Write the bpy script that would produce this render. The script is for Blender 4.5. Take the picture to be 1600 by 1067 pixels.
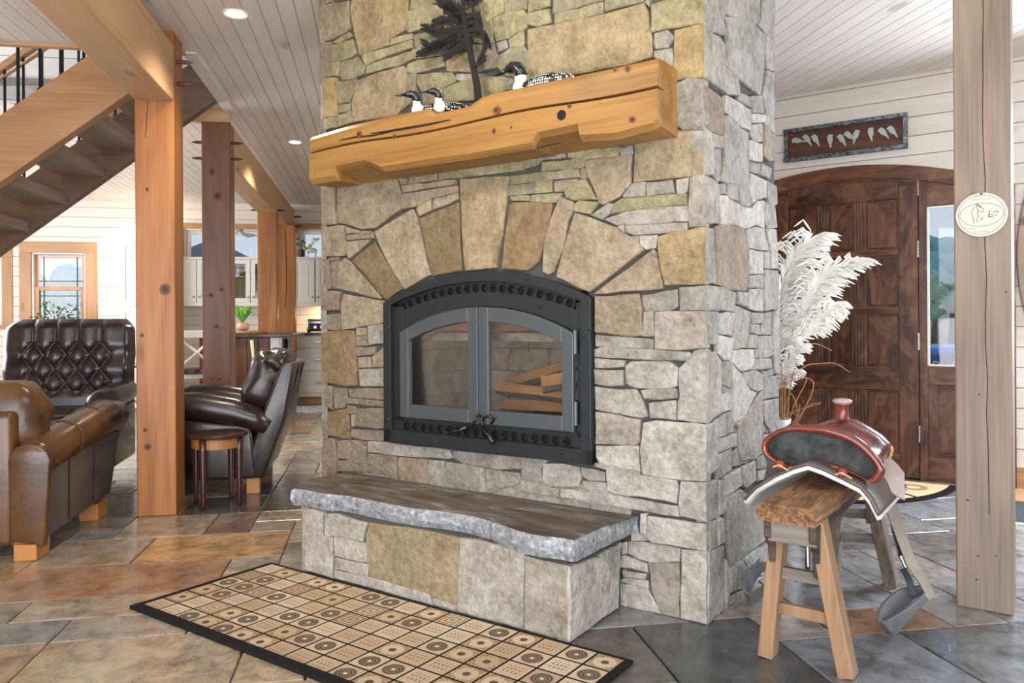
import bpy, bmesh, math, random
from mathutils import Vector, Matrix, noise
random.seed(7)
PI=math.pi
D=bpy.data
for o in list(D.objects): D.objects.remove(o)
sc=bpy.context.scene
COL=sc.collection
# ---------------------------------------------------------------- camera
F=1220.;CX=800.;CY=502.;RO=.006;H=1.05
cam=D.cameras.new('camera'); cam.lens=F/1600*36; cam.sensor_width=36; cam.shift_y=-31.5/1600
cam.clip_start=.05; cam.clip_end=400
co=D.objects.new('camera',cam); COL.objects.link(co); sc.camera=co
R_=Vector((1,0,-RO)); U_=Vector((RO,0,1)); B_=Vector((0,-1,0))
m=Matrix((R_.normalized(),U_.normalized(),B_)).transposed().to_4x4(); m.translation=(0,0,H); co.matrix_world=m
# ---------------------------------------------------------------- world, lights, exposure
def lin(c):
    if isinstance(c,str):
        c=c.lstrip('#'); c=[int(c[i:i+2],16)/255 for i in (0,2,4)]
    return tuple((x/12.92 if x<=.04045 else ((x+.055)/1.055)**2.4) for x in c[:3])+(1,)
wd=D.worlds.new('sky'); sc.world=wd; wd.use_nodes=True
wn=wd.node_tree; wn.nodes.clear()
wo=wn.nodes.new('ShaderNodeOutputWorld'); wb=wn.nodes.new('ShaderNodeBackground')
tc=wn.nodes.new('ShaderNodeTexCoord'); sx=wn.nodes.new('ShaderNodeSeparateXYZ'); cr=wn.nodes.new('ShaderNodeValToRGB')
wn.links.new(tc.outputs['Generated'],sx.inputs[0]); wn.links.new(sx.outputs['Z'],cr.inputs[0])
cr.color_ramp.elements[0].position=0; cr.color_ramp.elements[0].color=lin('#dfe8f2')
cr.color_ramp.elements[1].position=.6; cr.color_ramp.elements[1].color=lin('#8fbdf0')
wn.links.new(cr.outputs[0],wb.inputs[0]); wb.inputs[1].default_value=.55
wn.links.new(wb.outputs[0],wo.inputs[0])
sc.view_settings.view_transform='Standard'; sc.view_settings.look='None'
sc.view_settings.exposure=0.72; sc.view_settings.gamma=1; sc.view_settings.use_curve_mapping=False
def area(name,loc,target,sx_,sy_,power,col):
    l=D.lights.new(name,'AREA'); l.shape='RECTANGLE'; l.size=sx_; l.size_y=sy_; l.energy=power; l.color=lin(col)[:3]
    o=D.objects.new(name,l); COL.objects.link(o); o.location=loc
    d=Vector(target)-Vector(loc); o.rotation_euler=d.to_track_quat('-Z','Y').to_euler(); return o
area('window_light_entry',(3.75,4.30,1.35),(1.7,2.7,.2),1.3,1.5,190,'#dfeaff')
area('window_light_kitchen',(-6.35,7.3,1.6),(-2.4,9.9,1.2),2.6,1.5,95,'#f2f6ff')  # added fill for the cabinet fronts; no window on this wall
area('window_light_left',(-5.0,5.6,1.5),(-1.5,5.0,.8),2.4,1.6,45,'#f4f6ff')  # added fill lamp on the left side, no window behind it
area('window_light_great_room',(-1.5,-2.2,2.2),(-.4,3.5,.6),4.5,2.2,100,'#f0f4ff')  # added ambient fill behind the camera, not a window
area('window_light_bounce',(-.4,-.5,.25),(-.6,2.8,2.65),6.0,2.0,190,'#f8f9ff')  # added upward fill that brightens the ceiling like floor bounce
# ---------------------------------------------------------------- helpers
def ray(px,py):
    dx=(px-CX)/F; dy=(CY-py)/F
    return (dx+dy*RO,1.0,-dx*RO+dy)
def on_z(px,py,z=0):
    r=ray(px,py); t=(z-H)/r[2]; return (r[0]*t,t)
class Fr:
    def __init__(s,ox,oy,deg):
        s.o=(ox,oy); a=math.radians(deg); s.a=a; s.x=(math.cos(a),math.sin(a)); s.y=(-math.sin(a),math.cos(a))
    def loc(s,X,Y):
        X-=s.o[0];Y-=s.o[1]; return (X*s.x[0]+Y*s.x[1],X*s.y[0]+Y*s.y[1])
    def onY(s,px,py,y):
        r=ray(px,py); d=r[0]*s.y[0]+r[1]*s.y[1]; o=-(s.o[0]*s.y[0]+s.o[1]*s.y[1]); t=(y-o)/d
        return (s.loc(r[0]*t,r[1]*t)[0],H+r[2]*t)
    def onX(s,px,py,x):
        r=ray(px,py); d=r[0]*s.x[0]+r[1]*s.x[1]; o=-(s.o[0]*s.x[0]+s.o[1]*s.x[1]); t=(x-o)/d
        return (s.loc(r[0]*t,r[1]*t)[1],H+r[2]*t)
    def onZ(s,px,py,z=0): return s.loc(*on_z(px,py,z))
    def W(s,x,y,z=0): return Vector((s.o[0]+x*s.x[0]+y*s.y[0],s.o[1]+x*s.x[1]+y*s.y[1],z))
AX,AY=on_z(1104,976)
CH=Fr(AX,AY,-35.18)          # chimney: x to the right along its face, y into it
HO=Fr(0,0,9.82)              # house
DW=Fr(*on_z(1490,755),-35.18)# door wall
CEIL=2.65
def thing(name,label,cat,loc=(0,0,0),rz=0,group=None):
    o=D.objects.new(name,None); COL.objects.link(o); o.location=loc; o.rotation_euler=(0,0,rz); o.empty_display_size=.1
    o['label']=label; o['category']=cat
    if group: o['group']=group
    return o
def fthing(fr,name,label,cat,x=0,y=0,z=0,rz=0,group=None): return thing(name,label,cat,fr.W(x,y,z),fr.a+rz,group)
def tag(o,label=None,cat=None,group=None,kind=None):
    if label: o['label']=label
    if cat: o['category']=cat
    if group: o['group']=group
    if kind: o['kind']=kind
    return o
def struct(o): o['kind']='structure'; return o
class MB:
    def __init__(s): s.v=[]; s.f=[]
    def add(s,vs,fs):
        b=len(s.v); s.v+= [tuple(v) for v in vs]; s.f+=[tuple(b+i for i in f) for f in fs]; return s
    def box(s,a,b):
        x0,x1=sorted((a[0],b[0]));y0,y1=sorted((a[1],b[1]));z0,z1=sorted((a[2],b[2]))
        return s.add([(x0,y0,z0),(x1,y0,z0),(x1,y1,z0),(x0,y1,z0),(x0,y0,z1),(x1,y0,z1),(x1,y1,z1),(x0,y1,z1)],
          [(0,3,2,1),(4,5,6,7),(0,1,5,4),(1,2,6,5),(2,3,7,6),(3,0,4,7)])
    def beam(s,p,q,w,h,up=(0,0,1)):
        p=Vector(p);q=Vector(q);d=(q-p).normalized();r=d.cross(Vector(up))
        if r.length<1e-4: r=d.cross(Vector((0,1,0)))
        r.normalize();u=r.cross(d);vs=[]
        for c in(p,q):
            for a,b in((-1,-1),(1,-1),(1,1),(-1,1)): vs.append(c+r*a*w/2+u*b*h/2)
        return s.add(vs,[(0,1,2,3),(7,6,5,4),(0,4,5,1),(1,5,6,2),(2,6,7,3),(3,7,4,0)])
    def prism(s,pts,d0,d1,ax='y'):
        n=len(pts)
        def P(u,v,d): return {'y':(u,d,v),'z':(u,v,d),'x':(d,u,v)}[ax]
        vs=[P(u,v,d0) for u,v in pts]+[P(u,v,d1) for u,v in pts]
        return s.add(vs,[tuple(range(n)),tuple(range(2*n-1,n-1,-1))]+[(i,n+i,n+(i+1)%n,(i+1)%n) for i in range(n)])
    def strip(s,A,B,d0,d1,ax='y'):
        "solid between two matched 2-D polylines"
        n=len(A)
        def P(u,v,d): return {'y':(u,d,v),'z':(u,v,d),'x':(d,u,v)}[ax]
        vs=[P(*a,d0) for a in A]+[P(*b,d0) for b in B]+[P(*a,d1) for a in A]+[P(*b,d1) for b in B]
        fs=[]
        for i in range(n-1):
            fs+=[(i,i+1,n+i+1,n+i),(2*n+i,3*n+i,3*n+i+1,2*n+i+1),(i,2*n+i,2*n+i+1,i+1),(n+i,n+i+1,3*n+i+1,3*n+i)]
        fs+=[(0,n,3*n,2*n),(n-1,3*n-1,4*n-1,2*n-1)]
        return s.add(vs,fs)
    def tube(s,pts,r,n=8,cap=True,flat=1.0,up=(0,0,1)):
        pts=[Vector(p) for p in pts]; m_=len(pts)
        rs=r if isinstance(r,(list,tuple)) else [r]*m_
        vs=[];pr=None
        for i,p in enumerate(pts):
            d=(pts[min(i+1,m_-1)]-pts[max(i-1,0)])
            d=d.normalized() if d.length>1e-9 else Vector((0,0,1))
            if pr is None:
                a=d.cross(Vector(up)); 
                if a.length<1e-3: a=d.cross(Vector((1,0,0)))
            else: a=pr-d*pr.dot(d)
            a.normalize(); pr=a; b=a.cross(d)
            for k in range(n):
                t=2*PI*k/n; vs.append(p+a*math.cos(t)*rs[i]+b*math.sin(t)*rs[i]*flat)
        fs=[(i*n+k,i*n+(k+1)%n,(i+1)*n+(k+1)%n,(i+1)*n+k) for i in range(m_-1) for k in range(n)]
        if cap: fs+=[tuple(range(n-1,-1,-1)),tuple(range((m_-1)*n,m_*n))]
        return s.add(vs,fs)
    def lathe(s,prof,n=20,c=(0,0,0),sx=1,sy=1):
        vs=[(c[0]+r*sx*math.cos(2*PI*k/n),c[1]+r*sy*math.sin(2*PI*k/n),c[2]+z) for r,z in prof for k in range(n)]
        m_=len(prof)
        fs=[(i*n+k,i*n+(k+1)%n,(i+1)*n+(k+1)%n,(i+1)*n+k) for i in range(m_-1) for k in range(n)]
        fs+=[tuple(range(n-1,-1,-1)),tuple(range((m_-1)*n,m_*n))]
        return s.add(vs,fs)
    def ball(s,c,r,n=12,m_=8,sc_=(1,1,1)):
        prof=[(max(1e-4,math.sin(PI*i/m_))*r,-math.cos(PI*i/m_)*r) for i in range(m_+1)]
        b=len(s.v); s.lathe(prof,n); 
        for i in range(b,len(s.v)):
            v=s.v[i]; s.v[i]=(c[0]+v[0]*sc_[0],c[1]+v[1]*sc_[1],c[2]+v[2]*sc_[2])
        return s
    def grid(s,fn,nu,nv,close_u=False):
        vs=[fn(i/(nu if close_u else nu-1),j/(nv-1)) for j in range(nv) for i in range(nu)]
        fs=[]
        for j in range(nv-1):
            for i in range(nu if close_u else nu-1):
                fs.append((j*nu+i,j*nu+(i+1)%nu,(j+1)*nu+(i+1)%nu,(j+1)*nu+i))
        return s.add(vs,fs)
    def move(s,M,start=0):
        for i in range(start,len(s.v)): s.v[i]=tuple(M@Vector(s.v[i]))
        return s
    def build(s,name,mat,parent=None,bev=0,smooth=False,sub=0,color=None,solid=0,label=None,seg=2):
        me=D.meshes.new(name); me.from_pydata(s.v,[],s.f); me.update()
        bm=bmesh.new(); bm.from_mesh(me); bmesh.ops.recalc_face_normals(bm,faces=bm.faces); bm.to_mesh(me); bm.free()
        if smooth: me.shade_smooth()
        o=D.objects.new(name,me); COL.objects.link(o)
        if mat: me.materials.append(mat)
        if parent: o.parent=parent
        if solid:
            m_=o.modifiers.new('s','SOLIDIFY'); m_.thickness=solid; m_.offset=0
        if bev:
            m_=o.modifiers.new('b','BEVEL'); m_.width=bev; m_.segments=seg; m_.limit_method='ANGLE'; m_.angle_limit=.6
        if sub:
            m_=o.modifiers.new('u','SUBSURF'); m_.levels=sub; m_.render_levels=sub
            me.shade_smooth()
        if color is not None: o.color=lin(color)
        if label: o['label']=label
        return o
def children_of(o): return [c for c in D.objects if c.parent==o]
def copy_tree(o,kids,parent=None):
    c=o.copy(); COL.objects.link(c)
    if parent: c.parent=parent
    for ch in kids.get(o.name,[]): copy_tree(ch,kids,c)
    return c
def kidmap():
    k={}
    for o in D.objects:
        if o.parent: k.setdefault(o.parent.name,[]).append(o)
    return k
# ---------------------------------------------------------------- materials
class NT:
    def __init__(s,name,rough=.5,metal=0,spec=.5):
        s.m=D.materials.new(name); s.m.use_nodes=True; s.t=s.m.node_tree; s.b=s.t.nodes['Principled BSDF']
        s.b.inputs['Roughness'].default_value=rough; s.b.inputs['Metallic'].default_value=metal
        s.b.inputs['Specular IOR Level'].default_value=spec
        s._c=None
    def n(s,t,**k):
        x=s.t.nodes.new('ShaderNode'+t)
        for a,b in k.items():
            if a in x.inputs: x.inputs[a].default_value=b
            else: setattr(x,a,b)
        return x
    def l(s,a,b): s.t.links.new(a,b)
    def coord(s,scale=(1,1,1),rnd=True,kind='Object',rot=(0,0,0)):
        tc=s.n('TexCoord'); mp=s.n('Mapping'); s.l(tc.outputs[kind],mp.inputs[0]); mp.inputs['Scale'].default_value=scale; mp.inputs['Rotation'].default_value=rot
        if rnd:
            oi=s.n('ObjectInfo'); mu=s.n('Math',operation='MULTIPLY'); mu.inputs[1].default_value=37.; s.l(oi.outputs['Random'],mu.inputs[0])
            s.l(mu.outputs[0],mp.inputs['Location'])
        return mp.outputs[0]
    def noise(s,co_,scale,detail=4,rough=.55,dist=0):
        x=s.n('TexNoise'); s.l(co_,x.inputs['Vector']); x.inputs['Scale'].default_value=scale; x.inputs['Detail'].default_value=detail
        x.inputs['Roughness'].default_value=rough; x.inputs['Distortion'].default_value=dist; return x.outputs['Fac']
    def ramp(s,f,stops):
        x=s.n('ValToRGB'); e=x.color_ramp.elements
        while len(e)>1: e.remove(e[-1])
        e[0].position=stops[0][0]; e[0].color=lin(stops[0][1])
        for p,c in stops[1:]:
            q=e.new(p); q.color=lin(c)
        s.l(f,x.inputs[0]); return x.outputs[0]
    def mix(s,f,a,b,mode='MIX'):
        x=s.n('Mix',data_type='RGBA',blend_type=mode)
        for i,v in((0,f),(6,a),(7,b)):
            if hasattr(v,'is_output'): s.l(v,x.inputs[i])
            else: x.inputs[i].default_value=v if i==0 else lin(v)
        return x.outputs[2]
    def math(s,op,a,b=0,c=None):
        x=s.n('Math',operation=op)
        for i,v in enumerate((a,b,c)):
            if v is None: continue
            if hasattr(v,'is_output'): s.l(v,x.inputs[i])
            else: x.inputs[i].default_value=v
        return x.outputs[0]
    def col(s,c):
        if hasattr(c,'is_output'): s.l(c,s.b.inputs['Base Color'])
        else: s.b.inputs['Base Color'].default_value=lin(c)
        return s
    def rough(s,f,a,b):
        x=s.n('MapRange'); s.l(f,x.inputs[0]); x.inputs[3].default_value=a; x.inputs[4].default_value=b; s.l(x.outputs[0],s.b.inputs['Roughness']); return s
    def bump(s,h,strength=.3,dist=.01,prev=None):
        x=s.n('Bump'); x.inputs['Strength'].default_value=strength; x.inputs['Distance'].default_value=dist; s.l(h,x.inputs['Height'])
        if prev: s.l(prev,x.inputs['Normal'])
        s.l(x.outputs[0],s.b.inputs['Normal']); return x.outputs[0]
def plain(name,c,rough=.5,metal=0,spec=.5,bump=0,bs=40):
    t=NT(name,rough,metal,spec); t.col(c)
    if bump:
        t.bump(t.noise(t.coord(),bs,4),bump,.003)
    return t.m
def wood(name,c0,c1,c2,grain='z',rough=.45,knots=True,fine=1.0,spec=.4,tint=.25,bump=.15,rings=3.0,blotch=None):
    t=NT(name,rough,0,spec)
    s={'x':(.12,1,1),'y':(1,.12,1),'z':(1,1,.12)}[grain]
    cc=t.coord(s)
    a=t.noise(cc,rings*1.3,2,.4,.4); w=t.math('FRACT',t.math('MULTIPLY',a,5*fine))
    w2=t.math('ABSOLUTE',t.math('SUBTRACT',w,.5)); fine_=t.noise(t.coord({'x':(.03,1,1),'y':(1,.03,1),'z':(1,1,.03)}[grain]),90,3)
    mixf=t.math('ADD',t.math('ADD',t.math('MULTIPLY',w2,.55),.12),t.math('MULTIPLY',t.math('SUBTRACT',fine_,.5),.7))
    c=t.ramp(mixf,[(0,c0),(.3,c1),(.7,c2)])
    big=t.noise(t.coord({'x':(.3,1,1),'y':(1,.3,1),'z':(1,1,.3)}[grain]),2.0,2)
    c=t.mix(t.math('MULTIPLY',big,tint),c,c0,'MULTIPLY')
    if knots:
        vo=t.n('TexVoronoi'); t.l(t.coord({'x':(.42,1,1),'y':(1,.42,1),'z':(1,1,.42)}[grain]),vo.inputs['Vector']); vo.inputs['Scale'].default_value=3.2 if knots is True else knots
        k=t.n('MapRange'); t.l(vo.outputs['Distance'],k.inputs[0]); k.inputs[1].default_value=.06; k.inputs[2].default_value=.13; k.inputs[3].default_value=.85; k.inputs[4].default_value=0
        c=t.mix(k.outputs[0],c,knots_c.get(name,'#4a2d1c'))
    st2=t.noise(t.coord({'x':(.06,1,1),'y':(1,.06,1),'z':(1,1,.06)}[grain]),14,4,.6)
    c=t.mix(t.math('MULTIPLY',t.math('SUBTRACT',st2,.38),1.3),c,c0)
    if blotch: c=t.mix(t.ramp(t.noise(t.coord({'x':(.5,1,1),'y':(1,.5,1),'z':(1,1,.5)}[grain]),7,4,.6,1.8),[(.45,'#000000'),(.62,'#b0b0b0')]),c,blotch)
    t.col(c)
    if bump: t.bump(mixf,bump,.002)
    return t.m
knots_c={'painted_plank_x':'#b7a893','painted_plank_y':'#b9ab98','pale_post':'#6b5a48','mantel_wood':'#8a5a26'}
M={}
M['post']=wood('post_wood','#8f5527','#ad733c','#bf8549','z',.42)
M['pale_post']=wood('pale_post','#786757','#93816e','#a5937f','z',.55)
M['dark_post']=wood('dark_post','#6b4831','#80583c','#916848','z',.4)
M['beam_y']=wood('beam_wood_y','#bd9468','#cfa97e','#dab68e','y',.45)
M['beam_x']=wood('beam_wood_x','#b58a5e','#c69d72','#d2ac82','x',.45)
M['stair_x']=wood('stair_wood_x','#a3764d','#bb8f64','#caa074','x',.45)
M['stair_y']=wood('stair_wood_y','#85705a','#968069','#a69079','y',.45)
M['peg']=plain('peg_wood','#5a3522',.4)
M['mantel']=wood('mantel_wood','#75502a','#a2783f','#b38a4e','x',.4,fine=.8)
M['plank_y']=wood('painted_plank_y','#dcd2c6','#e6ded3','#ece6dc','y',.4,tint=.1,bump=.05)
M['plank_x']=wood('painted_plank_x','#ddd4c6','#e8e0d4','#eee8de','x',.45,tint=.12,bump=.05)
M['plank_back']=plain('plank_groove','#8a7c6c',.8)
M['trim_x']=wood('trim_wood_x','#ad8055','#c0946a','#cca278','x',.45)
M['trim_z']=wood('trim_wood_z','#ad8055','#c0946a','#cca278','z',.45)
M['door_z']=wood('door_wood_z','#351f14','#6e4631','#916648','z',.33,fine=.7,tint=.5,rings=2,blotch='#8f6a4c')
M['door_x']=wood('door_wood_x','#351f14','#6e4631','#916648','x',.33,fine=.7,tint=.5,rings=2,blotch='#8f6a4c')
M['white']=plain('white_cabinet_paint','#e9e5da',.4)
M['mortar']=plain('mortar','#4c4a45',.95,0,.2,.6,60)
M['black_steel']=plain('black_steel','#34383a',.42,.6,.5,.08,30)
M['door_steel']=plain('cast_steel','#595e60',.45,.6,.5,.15,40)
M['chrome']=plain('brushed_nickel','#b8b5ae',.25,1)
def stone_mat():
    t=NT('fieldstone',.85,0,.25); oi=t.n('ObjectInfo'); cc=t.coord()
    n1=t.noise(cc,9,6,.65); n2=t.noise(cc,38,5,.7); n3=t.noise(cc,3.2,2)
    f=t.math('ADD',t.math('MULTIPLY',n1,.5),t.math('MULTIPLY',n2,.5))
    g=t.ramp(f,[(.28,'#6d6860'),(.42,'#aaa59d'),(.53,'#c9c5be'),(.70,'#ecebe8')])
    c=t.mix(1.0,oi.outputs['Color'],g,'MULTIPLY')
    c=t.mix(t.math('MULTIPLY',n3,.10),c,'#b09878')
    v=t.n('TexVoronoi'); t.l(cc,v.inputs['Vector']); v.inputs['Scale'].default_value=55
    t.col(c); p=t.bump(n1,.9,.022); t.bump(t.math('ADD',n2,t.math('MULTIPLY',v.outputs['Distance'],.4)),.8,.008,p)
    return t.m
M['stone']=stone_mat()
def slate_mat():
    t=NT('slate',.28,0,.8); oi=t.n('ObjectInfo'); cc=t.coord(); 
    n1=t.noise(cc,2.4,5,.6,.8); n2=t.noise(cc,11,6,.65,.5); n3=t.noise(t.coord((1,.35,1)),26,5,.6)
    g=t.ramp(n2,[(.3,'#8b8b8c'),(.5,'#d9d7d4'),(.68,'#ffffff')])
    c=t.mix(1.0,oi.outputs['Color'],g,'MULTIPLY')
    r=t.ramp(n1,[(.30,'#3f4448'),(.45,'#a39a8d'),(.55,'#b79c78'),(.70,'#8a5c3e')])
    k=t.n('Attribute',attribute_type='OBJECT',attribute_name='mixk')
    c=t.mix(t.math('MULTIPLY',k.outputs['Fac'],.55),c,r)
    t.col(c); t.rough(n2,.06,.34)
    st=t.math('SNAP',t.noise(t.coord((1,.45,1),rot=(0,0,.5)),6,5,.6,.8),.09); p=t.bump(st,.45,.010); t.bump(t.math('ADD',n2,t.math('MULTIPLY',n3,.5)),.35,.004,p)
    dk=t.math('LESS_THAN',t.math('ABSOLUTE',t.math('SUBTRACT',t.math('FRACT',t.math('MULTIPLY',t.noise(t.coord((1,.6,1)),3.1,6,.7,1.6),3)),.5)),.012); t.col(t.mix(t.math('MULTIPLY',dk,.4),c,'#2b2a28'))
    return t.m
M['slate']=slate_mat()
M['grout']=plain('grout','#6b6259',.8,0,.3,.3,80)
# ---------------------------------------------------------------- floor
def crosses(a,b): return None
def dw_b(a):   # house b at which column a meets the door wall plane
    # DW local y=0 ; solve HO.W(a,b)
    p0=HO.W(a,0); y0=DW.loc(p0.x,p0.y)[1]; p1=HO.W(a,1); k=DW.loc(p1.x,p1.y)[1]-y0
    return -y0/k
BW=10.9; LW=-5.3
fl=MB().add([HO.W(LW,-3,-.02),HO.W(4.5,-3,-.02),HO.W(6,dw_b(6),-.02),HO.W(-.9,dw_b(-.9)+2,-.02),HO.W(-.2,BW,-.02),HO.W(LW,BW,-.02)],[(0,1,2,3,4,5)])
for v in list(fl.v): pass
floor_=struct(MB().box((LW-.2,-3,-.12),(5.5,BW+.2,-.012)).build('floor',M['grout'],None))
floor_.rotation_euler.z=HO.a
U=.215
def project(P):
    d=P-Vector((0,0,H)); 
    if d.y<.3: return None
    x=d.x/d.y; z=d.z/d.y
    dy=(z+x*RO); dx=x-dy*RO
    return CX+dx*F, CY-dy*F
pal_warm=['#b3a38e','#bda98e','#a49b90','#bda27c','#a98265','#958b81','#b4a793','#c4b197']
pal_cool=['#6d7478','#848a90','#979893','#a8a49b','#7e7d7a','#949a9d','#aba599']
def floor_tiles():
    i0=int(LW/U)-1; i1=int(4.6/U); j0=int(.9/U); j1=int(BW/U)+1
    used=set(); tiles=[]
    def put(i,j,w,h,c=None,k=None):
        for a in range(i,i+w):
            for b in range(j,j+h): used.add((a,b))
        tiles.append((i*U,j*U,(i+w)*U,(j+h)*U,c,k))
    def pin(px,py,w,h,c,k):
        a,b=HO.onZ(px,py); put(round(a/U),round(b/U),w,h,c,k)
    pin(160,893,3,2,'#cfa672',.10)      # tan slab near the post
    pin(0,930,4,2,'#b27c56',.6)
    pin(-20,1080,3,2,'#bfae94',.3)
    pin(0,905+80,3,2,'#b8a78f',.35)
    pin(390,800,3,1,'#45413c',.3)
    rnd=random.Random(11)
    for j in range(j0,j1):
        for i in range(i0,i1):
            if (i,j) in used: continue
            opts=[(2,2),(3,2),(2,3),(3,3),(2,1),(1,2),(3,2),(2,2),(4,2),(1,1)]; rnd.shuffle(opts)
            for w,h in opts+[(1,1)]:
                if all((a,b) not in used for a in range(i,i+w) for b in range(j,j+h)): put(i,j,w,h); break
    vis=[];rest=[]
    for t in tiles:
        P=HO.W((t[0]+t[2])/2,(t[1]+t[3])/2); q=project(P)
        if P.y<.9: continue
        if q and -220<q[0]<1800 and q[1]<1350 and not(560<q[0]<1090 and P.y>3.9): vis.append((P.length,t))
        else: rest.append(t)
    vis.sort(key=lambda x:x[0]); rest+=[t for d,t in vis[290:]]; vis=[t for d,t in vis[:290]]
    def tile(mb,t,dz=0,cen=False):
        g=.003; x0,y0,x1,y1=t[0]+g,t[1]+g,t[2]-g,t[3]-g; b=.004
        cx,cy=((x0+x1)/2,(y0+y1)/2) if cen else (0,0)
        x0-=cx;x1-=cx;y0-=cy;y1-=cy
        # slightly wavy riven outline
        def edge(p,q,n=3):
            out=[]
            for k in range(n):
                f=k/n; jx=rnd.uniform(-.0022,.0022) if k else 0
                out.append((p[0]+(q[0]-p[0])*f+ (jx if p[0]==q[0] else 0),p[1]+(q[1]-p[1])*f+(jx if p[1]==q[1] else 0)))
            return out
        c=[(x0,y0),(x1,y0),(x1,y1),(x0,y1)]; o=[]
        for k in range(4): o+=edge(c[k],c[(k+1)%4])
        n=len(o); mx=(x0+x1)/2;my=(y0+y1)/2
        inn=[(x-(b if x>mx else -b),y-(b if y>my else -b)) for x,y in o]
        vs=[(x,y,-.014) for x,y in o]+[(x,y,dz-.003) for x,y in o]+[(x,y,dz+rnd.uniform(0,.0008)) for x,y in inn]
        fs=[(i,(i+1)%n,n+(i+1)%n,n+i) for i in range(n)]+[(n+i,n+(i+1)%n,2*n+(i+1)%n,2*n+i) for i in range(n)]+[tuple(range(2*n,3*n))]
        mb.add(vs,fs); return (cx,cy)
    for t in vis:
        mb=MB(); c=tile(mb,t,rnd.uniform(-.0015,.0005),True); o=mb.build('tile',M['slate'],floor_)
        o.location=(c[0],c[1],0)
        P=HO.W(c[0],c[1]); dk=(0<P.x<1.05 and P.y<2.75) or (P.x<-.9 and 4.0<P.y<5.0); warm= .85 if (P.x<-.25 and P.y<4.3) else (.45 if P.x<.2 else .03)
        o.color=lin(t[4]) if t[4] else lin(rnd.choice(['#54595b','#625f5b','#4d5153'] if dk and rnd.random()<.8 else pal_warm if rnd.random()<warm else pal_cool)); o['mixk']=float(t[5] if t[5] is not None else rnd.uniform(.2,1)*(.95 if warm>.5 else .3))
    mb=MB()
    for t in rest: tile(mb,t,0)
    o=mb.build('tile',M['slate'],floor_,color='#6f6a62'); o['mixk']=.4; o['kind']='stuff'
floor_tiles()
# ---------------------------------------------------------------- ceiling
OPa=(-4.55,-1.10); OPb=(4.85,6.17)      # stair opening
ce=MB()
ce.box((LW-.2,-1.2,CEIL+.02),(OPa[0],BW+.2,CEIL+.2)).box((OPa[1],-1.2,CEIL+.02),(5.5,BW+.2,CEIL+.2))
ce.box((OPa[0],-1.2,CEIL+.02),(OPa[1],OPb[0],CEIL+.2)).box((OPa[0],OPb[1],CEIL+.02),(OPa[1],BW+.2,CEIL+.2))
ceil_=struct(ce.build('ceiling',M['plank_back'])); ceil_.rotation_euler.z=HO.a
PWd=.0875; rnd=random.Random(3)
a=LW
while a<5.2:
    b1=min(BW,dw_b(a+PWd)+.02) if a>1.75 else BW
    segs=[(-1.0,b1)]
    if OPa[0]-PWd<a<OPa[1]: segs=[(-1.0,OPb[0]),(OPb[1],b1)]
    if a>-1 and b1>4: 
        s_=rnd.uniform(1.5,b1-1); segs=[(-1.0,s_),(s_+.001,b1)]
    for s0,s1 in segs:
        if s1-s0<.1: continue
        m_=MB().prism([(a+.001,CEIL+.0),(a+.0035,CEIL-.004),(a+PWd-.0035,CEIL-.004),(a+PWd-.001,CEIL+.0),(a+PWd-.001,CEIL+.018),(a+.001,CEIL+.018)],s0,s1,'y')
        m_.build('plank',M['plank_y'],ceil_)
    a+=PWd
# opening rim boards
rim=MB().box((-2.3,OPb[1]-.02,CEIL-.09),(OPa[1]+.02,OPb[1]+.02,CEIL+.02)).build('trim_1',M['beam_x']); struct(rim); rim.rotation_euler.z=HO.a
rim=MB().box((OPa[0],OPb[0]-.02,CEIL-.02),(OPa[1],OPb[0]+.02,CEIL+.28)).build('trim_2',M['beam_x']); struct(rim); rim.rotation_euler.z=HO.a
rim=MB().box((OPa[1]-.02,OPb[0],CEIL-.012),(OPa[1]+.06,OPb[1],CEIL+.28)).build('trim_3',M['plank_y']); struct(rim); rim.rotation_euler.z=HO.a
# stairwell shaft upstairs (white board walls)
def plank_wall(name,fr,x0,x1,z0,z1,holes,y0=0,ph=.128,mat=None,thick=.1,back=1,zoff=0,sp=.004):
    "board wall on frame plane y=y0 (boards proud towards -y); holes = list of (x0,x1,z0,z1)"
    w=MB(); xs=sorted({x0,x1}|{h[0] for h in holes}|{h[1] for h in holes}); zs=sorted({z0,z1}|{h[2] for h in holes}|{h[3] for h in holes})
    for i in range(len(xs)-1):
        for j in range(len(zs)-1):
            cx=(xs[i]+xs[i+1])/2; cz=(zs[j]+zs[j+1])/2
            if any(h[0]<cx<h[1] and h[2]<cz<h[3] for h in holes): continue
            w.box((xs[i],y0+.012,zs[j]),(xs[i+1],y0+thick,zs[j+1]))
    W=struct(w.build(name,M['plank_back'])); W.location=(fr.o[0],fr.o[1],0); W.rotation_euler.z=fr.a
    z=z0-zoff
    while z<z1-.01:
        zz0=max(z,z0); zz1=min(z+ph-sp,z1)
        iv=[(x0,x1)]
        for h in holes:
            if h[2]<zz1-.02 and h[3]>zz0+.02:
                ni=[]
                for p,q in iv:
                    if h[1]<=p or h[0]>=q: ni.append((p,q)); continue
                    if h[0]>p: ni.append((p,h[0]))
                    if h[1]<q: ni.append((h[1],q))
                iv=ni
        for p,q in iv:
            if q-p<.02 or zz1-zz0<.01: continue
            MB().prism([(y0,zz0+.003),(y0,zz1-.003),(y0+.003,zz1),(y0+.014,zz1),(y0+.014,zz0),(y0+.003,zz0)],p,q,'x').build('plank',mat or M['plank_x'],W)
        z+=ph
    return W
plank_wall('wall_stairwell',HO,LW,.5,CEIL+.02,4.6,[],y0=OPb[1]+.0,ph=.16)
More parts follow.
